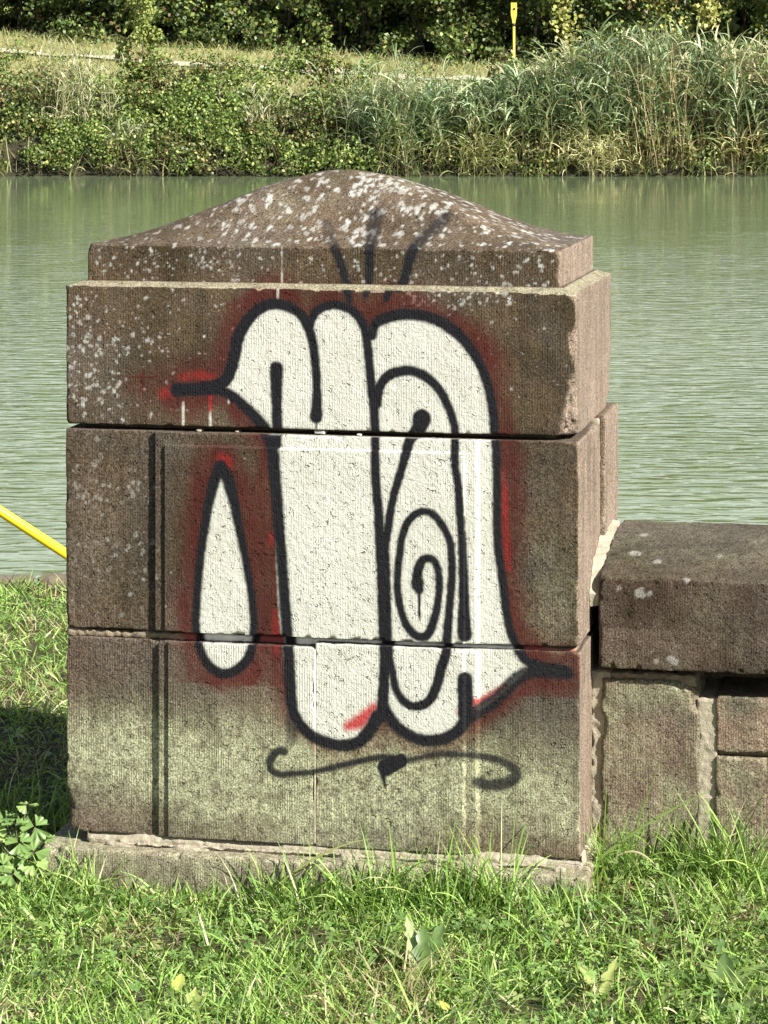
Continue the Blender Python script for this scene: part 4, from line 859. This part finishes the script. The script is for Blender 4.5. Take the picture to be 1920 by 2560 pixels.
arc_blade('long green grass blade leaning across the wall block beside pillar', loc3(1.13, .05, .02), loc3(1.40, .10, .195), .015, .006, (.17, .24, .06))
arc_blade('kinked grass blade looping in front of the pillar right of centre', loc3(.945, -.09, .0), loc3(.90, -.10, .02), .115, .005, (.24, .29, .08))
arc_blade('arched pale grass blade rising over plinth below the black swoosh', loc3(.50, -.12, .0), loc3(.705, -.085, .105), .02, .005, (.27, .28, .10))
arc_blade('thin upright grass blade in front of the wall block', loc3(1.20, .08, .0), loc3(1.29, .12, .25), .0, .004, (.15, .20, .05))
arc_blade('dry straw blade bent over the grass at right foot of pillar', loc3(1.20, .02, .06), loc3(1.31, .03, .02), .035, .004, (.38, .33, .18))
def clover():
    b = np.vstack([area(2600, -.95, .95, 4.4, 5.95, .01), area(500, -1.4, -.72, 6, 9), area(500, -2.4, 2.4, 4.3, 6.2)])
    dn = fbm(b*np.array([5, 5, 0]), 51, 2); b = b[dn > .43]; n = len(b)
    h = r8.uniform(.015, .05, n); az = r8.uniform(0, 6.28, n); sz = r8.uniform(.0045, .0095, n); tl = r8.normal(size=(n, 2))*.35
    shape = np.array([(0, 0), (.55, -.55), (1.15, -.62), (1.45, -.3), (1.35, 0), (1.45, .3), (1.15, .62), (.55, .55)])
    tri = np.array([(0, 1, 2), (0, 2, 4), (2, 3, 4), (0, 4, 6), (4, 5, 6), (0, 6, 7)])
    VV = []; FF = []; cc = []; off = 0
    col = pick_cols(n, [(.14, .235, .06), (.19, .29, .075), (.10, .17, .045), (.27, .34, .11)], [.35, .3, .2, .15], .2, r8)
    for k in range(3):
        a = az+k*2.094; ca, sa = np.cos(a)[:, None], np.sin(a)[:, None]
        lx = shape[:, 0][None]*sz[:, None]; ly = shape[:, 1][None]*sz[:, None]
        x = lx*ca-ly*sa; y = lx*sa+ly*ca; z = h[:, None]+np.abs(ly)*.35+x*tl[:, 0:1]+y*tl[:, 1:2]
        VV.append(np.stack([b[:, 0:1]+x, b[:, 1:2]+y, b[:, 2:3]+z], 2).reshape(-1, 3))
        FF.append(((np.arange(n)*8)[:, None, None]+off+tri[None]).reshape(-1, 3)); cc.append(np.repeat(col, 8, 0)); off += n*8
    tag(make_mesh('clover', np.vstack(VV), np.vstack(FF), M['leaf'], tint=np.vstack(cc)), 'small round clover leaves growing through the lawn', 'clover', kind='stuff')
clover()

# ------------------------------------------------------------------ single plants
def broad_leaf(parent, base, direction, length, width, droop, col, lobes=0, wave=.1, roll=0., seed=0, name='leaf'):
    r = np.random.default_rng(seed); n = 12; V = []
    d = Vector(direction).normalized(); up = Vector((0, 0, 1)); s0 = d.cross(up)
    if s0.length < .05: s0 = Vector((1, 0, 0))
    s0.normalize(); nrm = s0.cross(d).normalized(); s1 = s0*math.cos(roll)+nrm*math.sin(roll); nrm = s1.cross(d).normalized()
    p = Vector(base); ang = 0
    for i in range(n+1):
        t = i/n; w = width*.5*(math.sin(math.pi*min(1, t**.75*.97+.02))**.8+.06)*(1-.2*t)
        if lobes: w *= 1+.35*math.sin(t*lobes*2*math.pi)
        dd = (d-nrm*0+up*(-droop*t)).normalized()
        j = wave*width*(r.random(2)-.5)
        V += [p-s1*w+nrm*(.12*w+j[0]), p-s1*w*.5-nrm*.02*w, p-nrm*.10*w, p+s1*w*.5-nrm*.02*w, p+s1*w+nrm*(.12*w+j[1])]
        p = p+dd*(length/n)
    F = [(i*5+k, i*5+k+1, i*5+k+6, i*5+k+5) for i in range(n) for k in range(4)]
    c = np.tile(np.array([col]), (len(V), 1))*(.9+.2*r.random((len(V), 1))); c[2::5] *= 1.25
    return make_mesh(name, V, F, M['leaf'], parent, tint=c, smooth=True)
def rosette(name, label, cat, at, leaves):
    t = empty(name, (at[0], at[1], float(gz(np.array([at[0]]), np.array([at[1]]))[0]))); tag(t, label, cat)
    for i, (az, el, ln, w, droop, col, lobes) in enumerate(leaves):
        dr = (math.cos(az)*math.cos(el), math.sin(az)*math.cos(el), math.sin(el))
        broad_leaf(t, (.006*math.cos(az), .006*math.sin(az), .004), dr, ln, w, droop, col, lobes, seed=i+int(abs(at[0])*1000), roll=(i % 3-1)*.25)
PG = (.29, .35, .15); MG = (.17, .24, .07); DG = (.10, .16, .045)
def gy(py): return 1.72*7000/(py-180)
def gx(px, y): return (px-960)*y/7000
y0 = gy(2395)
rosette('dandelion', 'broad pale wavy leaved weed in the grass before pillar', 'weed', (gx(1055, y0), y0+.02), [(2.6, .55, .13, .030, .5, PG, 5), (1.9, .9, .12, .034, .35, PG, 5), (-.3, .25, .075, .055, .5, (.40, .43, .25), 2), (1.1, .8, .12, .035, .4, DG, 4), (1.5, 1.1, .09, .035, .2, DG, 3), (3.7, .2, .06, .03, .4, MG, 3)])
y0 = gy(2465)
rosette('plantain', 'rounded green plantain rosette at lower right of the lawn', 'weed', (gx(1815, y0), y0), [(2.3, .9, .085, .04, .9, MG, 0), (.6, .6, .11, .042, .7, MG, 0), (1.5, .9, .08, .04, .5, DG, 0), (3.4, .4, .075, .035, .4, MG, 0), (-.6, .35, .09, .045, .3, MG, 0), (5., .3, .07, .04, .3, (.22, .28, .08), 0)])
y0 = gy(2470)
rosette('dandelion', 'narrow yellow green weed in grass below the right corner', 'weed', (gx(1500, y0), y0), [(1.0, .8, .085, .022, .3, (.29, .33, .10), 3), (2.1, .7, .08, .024, .4, (.27, .32, .1), 3), (.3, .5, .07, .02, .4, MG, 3), (2.8, .4, .07, .025, .4, MG, 3)])
y0 = gy(2475)
rosette('dandelion', 'broad yellowish leaf cluster at lower left of the lawn', 'weed', (gx(470, y0), y0), [(1.2, 1.0, .05, .03, .2, (.3, .36, .1), 2), (2.7, .4, .06, .022, .3, MG, 3), (.2, .4, .06, .022, .3, MG, 3), (4, .3, .05, .02, .3, MG, 3)])
y0 = gy(2540)
rosette('dock', 'broad low green leaves at the bottom right edge', 'weed', (gx(1790, y0), y0), [(.4, .25, .10, .05, .3, (.15, .22, .07), 0), (2.6, .3, .09, .045, .3, MG, 0), (1.4, .5, .09, .045, .4, DG, 0), (3.6, .25, .08, .04, .3, (.27, .32, .1), 0)])
def fallen(label, px, py, s, col, rz, tilt):
    y = gy(py); x = gx(px, y); o = broad_leaf(None, (0, 0, 0), (math.cos(rz), math.sin(rz), tilt), s, s*.62, .4, col, 0, .2, seed=int(px), name='fallen_leaf')
    o.location = (x, y, float(gz(np.array([x]), np.array([y]))[0])+.028); tag(o, label, 'leaf')
fallen('yellow fallen leaf on the lawn at bottom right of centre', 1120, 2522, .028, (.45, .43, .10), 2.2, .6)
fallen('bright yellow green fallen leaf on lawn left of centre', 440, 2440, .042, (.38, .42, .10), 1.3, .8)
fallen('pale green fallen leaf in the grass below the plinth at left', 405, 2318, .045, (.40, .45, .14), 2.6, -.1)
fallen('small tan fallen leaf at right foot of the pillar', 1385, 2358, .03, (.42, .28, .12), .3, .1)
# leafy herb at the pillar's left foot
HB = empty('columbine', (-.775, 5.93, 0)); tag(HB, 'leafy herb with rounded lobed leaves at left foot of pillar', 'plant')
r9 = np.random.default_rng(8)
def fan_leaf(parent, c, size, az, tilt, col):
    V = [(size*.1, 0, 0)]
    for i in range(15):
        t = i/14; a = (t-.5)*1.75; rr = size*(.82+.18*abs(math.cos(t*3*math.pi)))
        if i in (5, 9): rr *= .82
        V.append((size*.12+rr*math.cos(a), rr*math.sin(a), .10*size*math.cos(t*6*math.pi)))
    Rz = np.array([[math.cos(az), -math.sin(az), 0], [math.sin(az), math.cos(az), 0], [0, 0, 1]]); Rx = np.array([[1, 0, 0], [0, math.cos(tilt), -math.sin(tilt)], [0, math.sin(tilt), math.cos(tilt)]])
    V = (np.array(V)@(Rx@Rz).T)+np.array(c)
    return make_mesh('leaflet', V, [(0, i, i+1) for i in range(1, 15)], M['leaf'], parent, tint=np.tile(np.array([col]), (16, 1))*(.9+.2*r9.random((16, 1))), smooth=True)
for (px, py, s, dy) in [(66, 2012, .021, .02), (38, 2060, .027, 0), (88, 2066, .028, .01), (12, 2045, .024, .03), (48, 2106, .026, -.01), (84, 2130, .029, -.02), (28, 2092, .022, .02), (84, 2160, .026, -.03), (8, 2165, .022, -.03), (30, 2185, .027, -.04), (118, 2096, .017, .01), (42, 2138, .022, .0), (-20, 2080, .028, .0), (-45, 2120, .028, .02), (-30, 2160, .026, -.03), (-70, 2060, .026, .03)]:
    y = 5.94+dy; c = ((px-960)*y/7000+.775, y-5.93, 1.72-(py-180)*y/7000)
    col = (.28, .39, .12) if r9.random() < .5 else (.17, .27, .075)
    s *= 1.25
    st = tube([(0, 0, 0), (c[0]*.5, c[1]*.5+.01, c[2]*.7), (c[0], c[1], c[2]-.002)], .0014, 5); polymesh('stem', st[0], st[1], M['bark'], HB, True)
    a0 = r9.uniform(0, 6.28); tl = r9.uniform(.25, 1.1)
    for k in range(3): fan_leaf(HB, c, s*r9.uniform(.75, 1.), a0+k*2.094, tl+r9.normal()*.3, col)
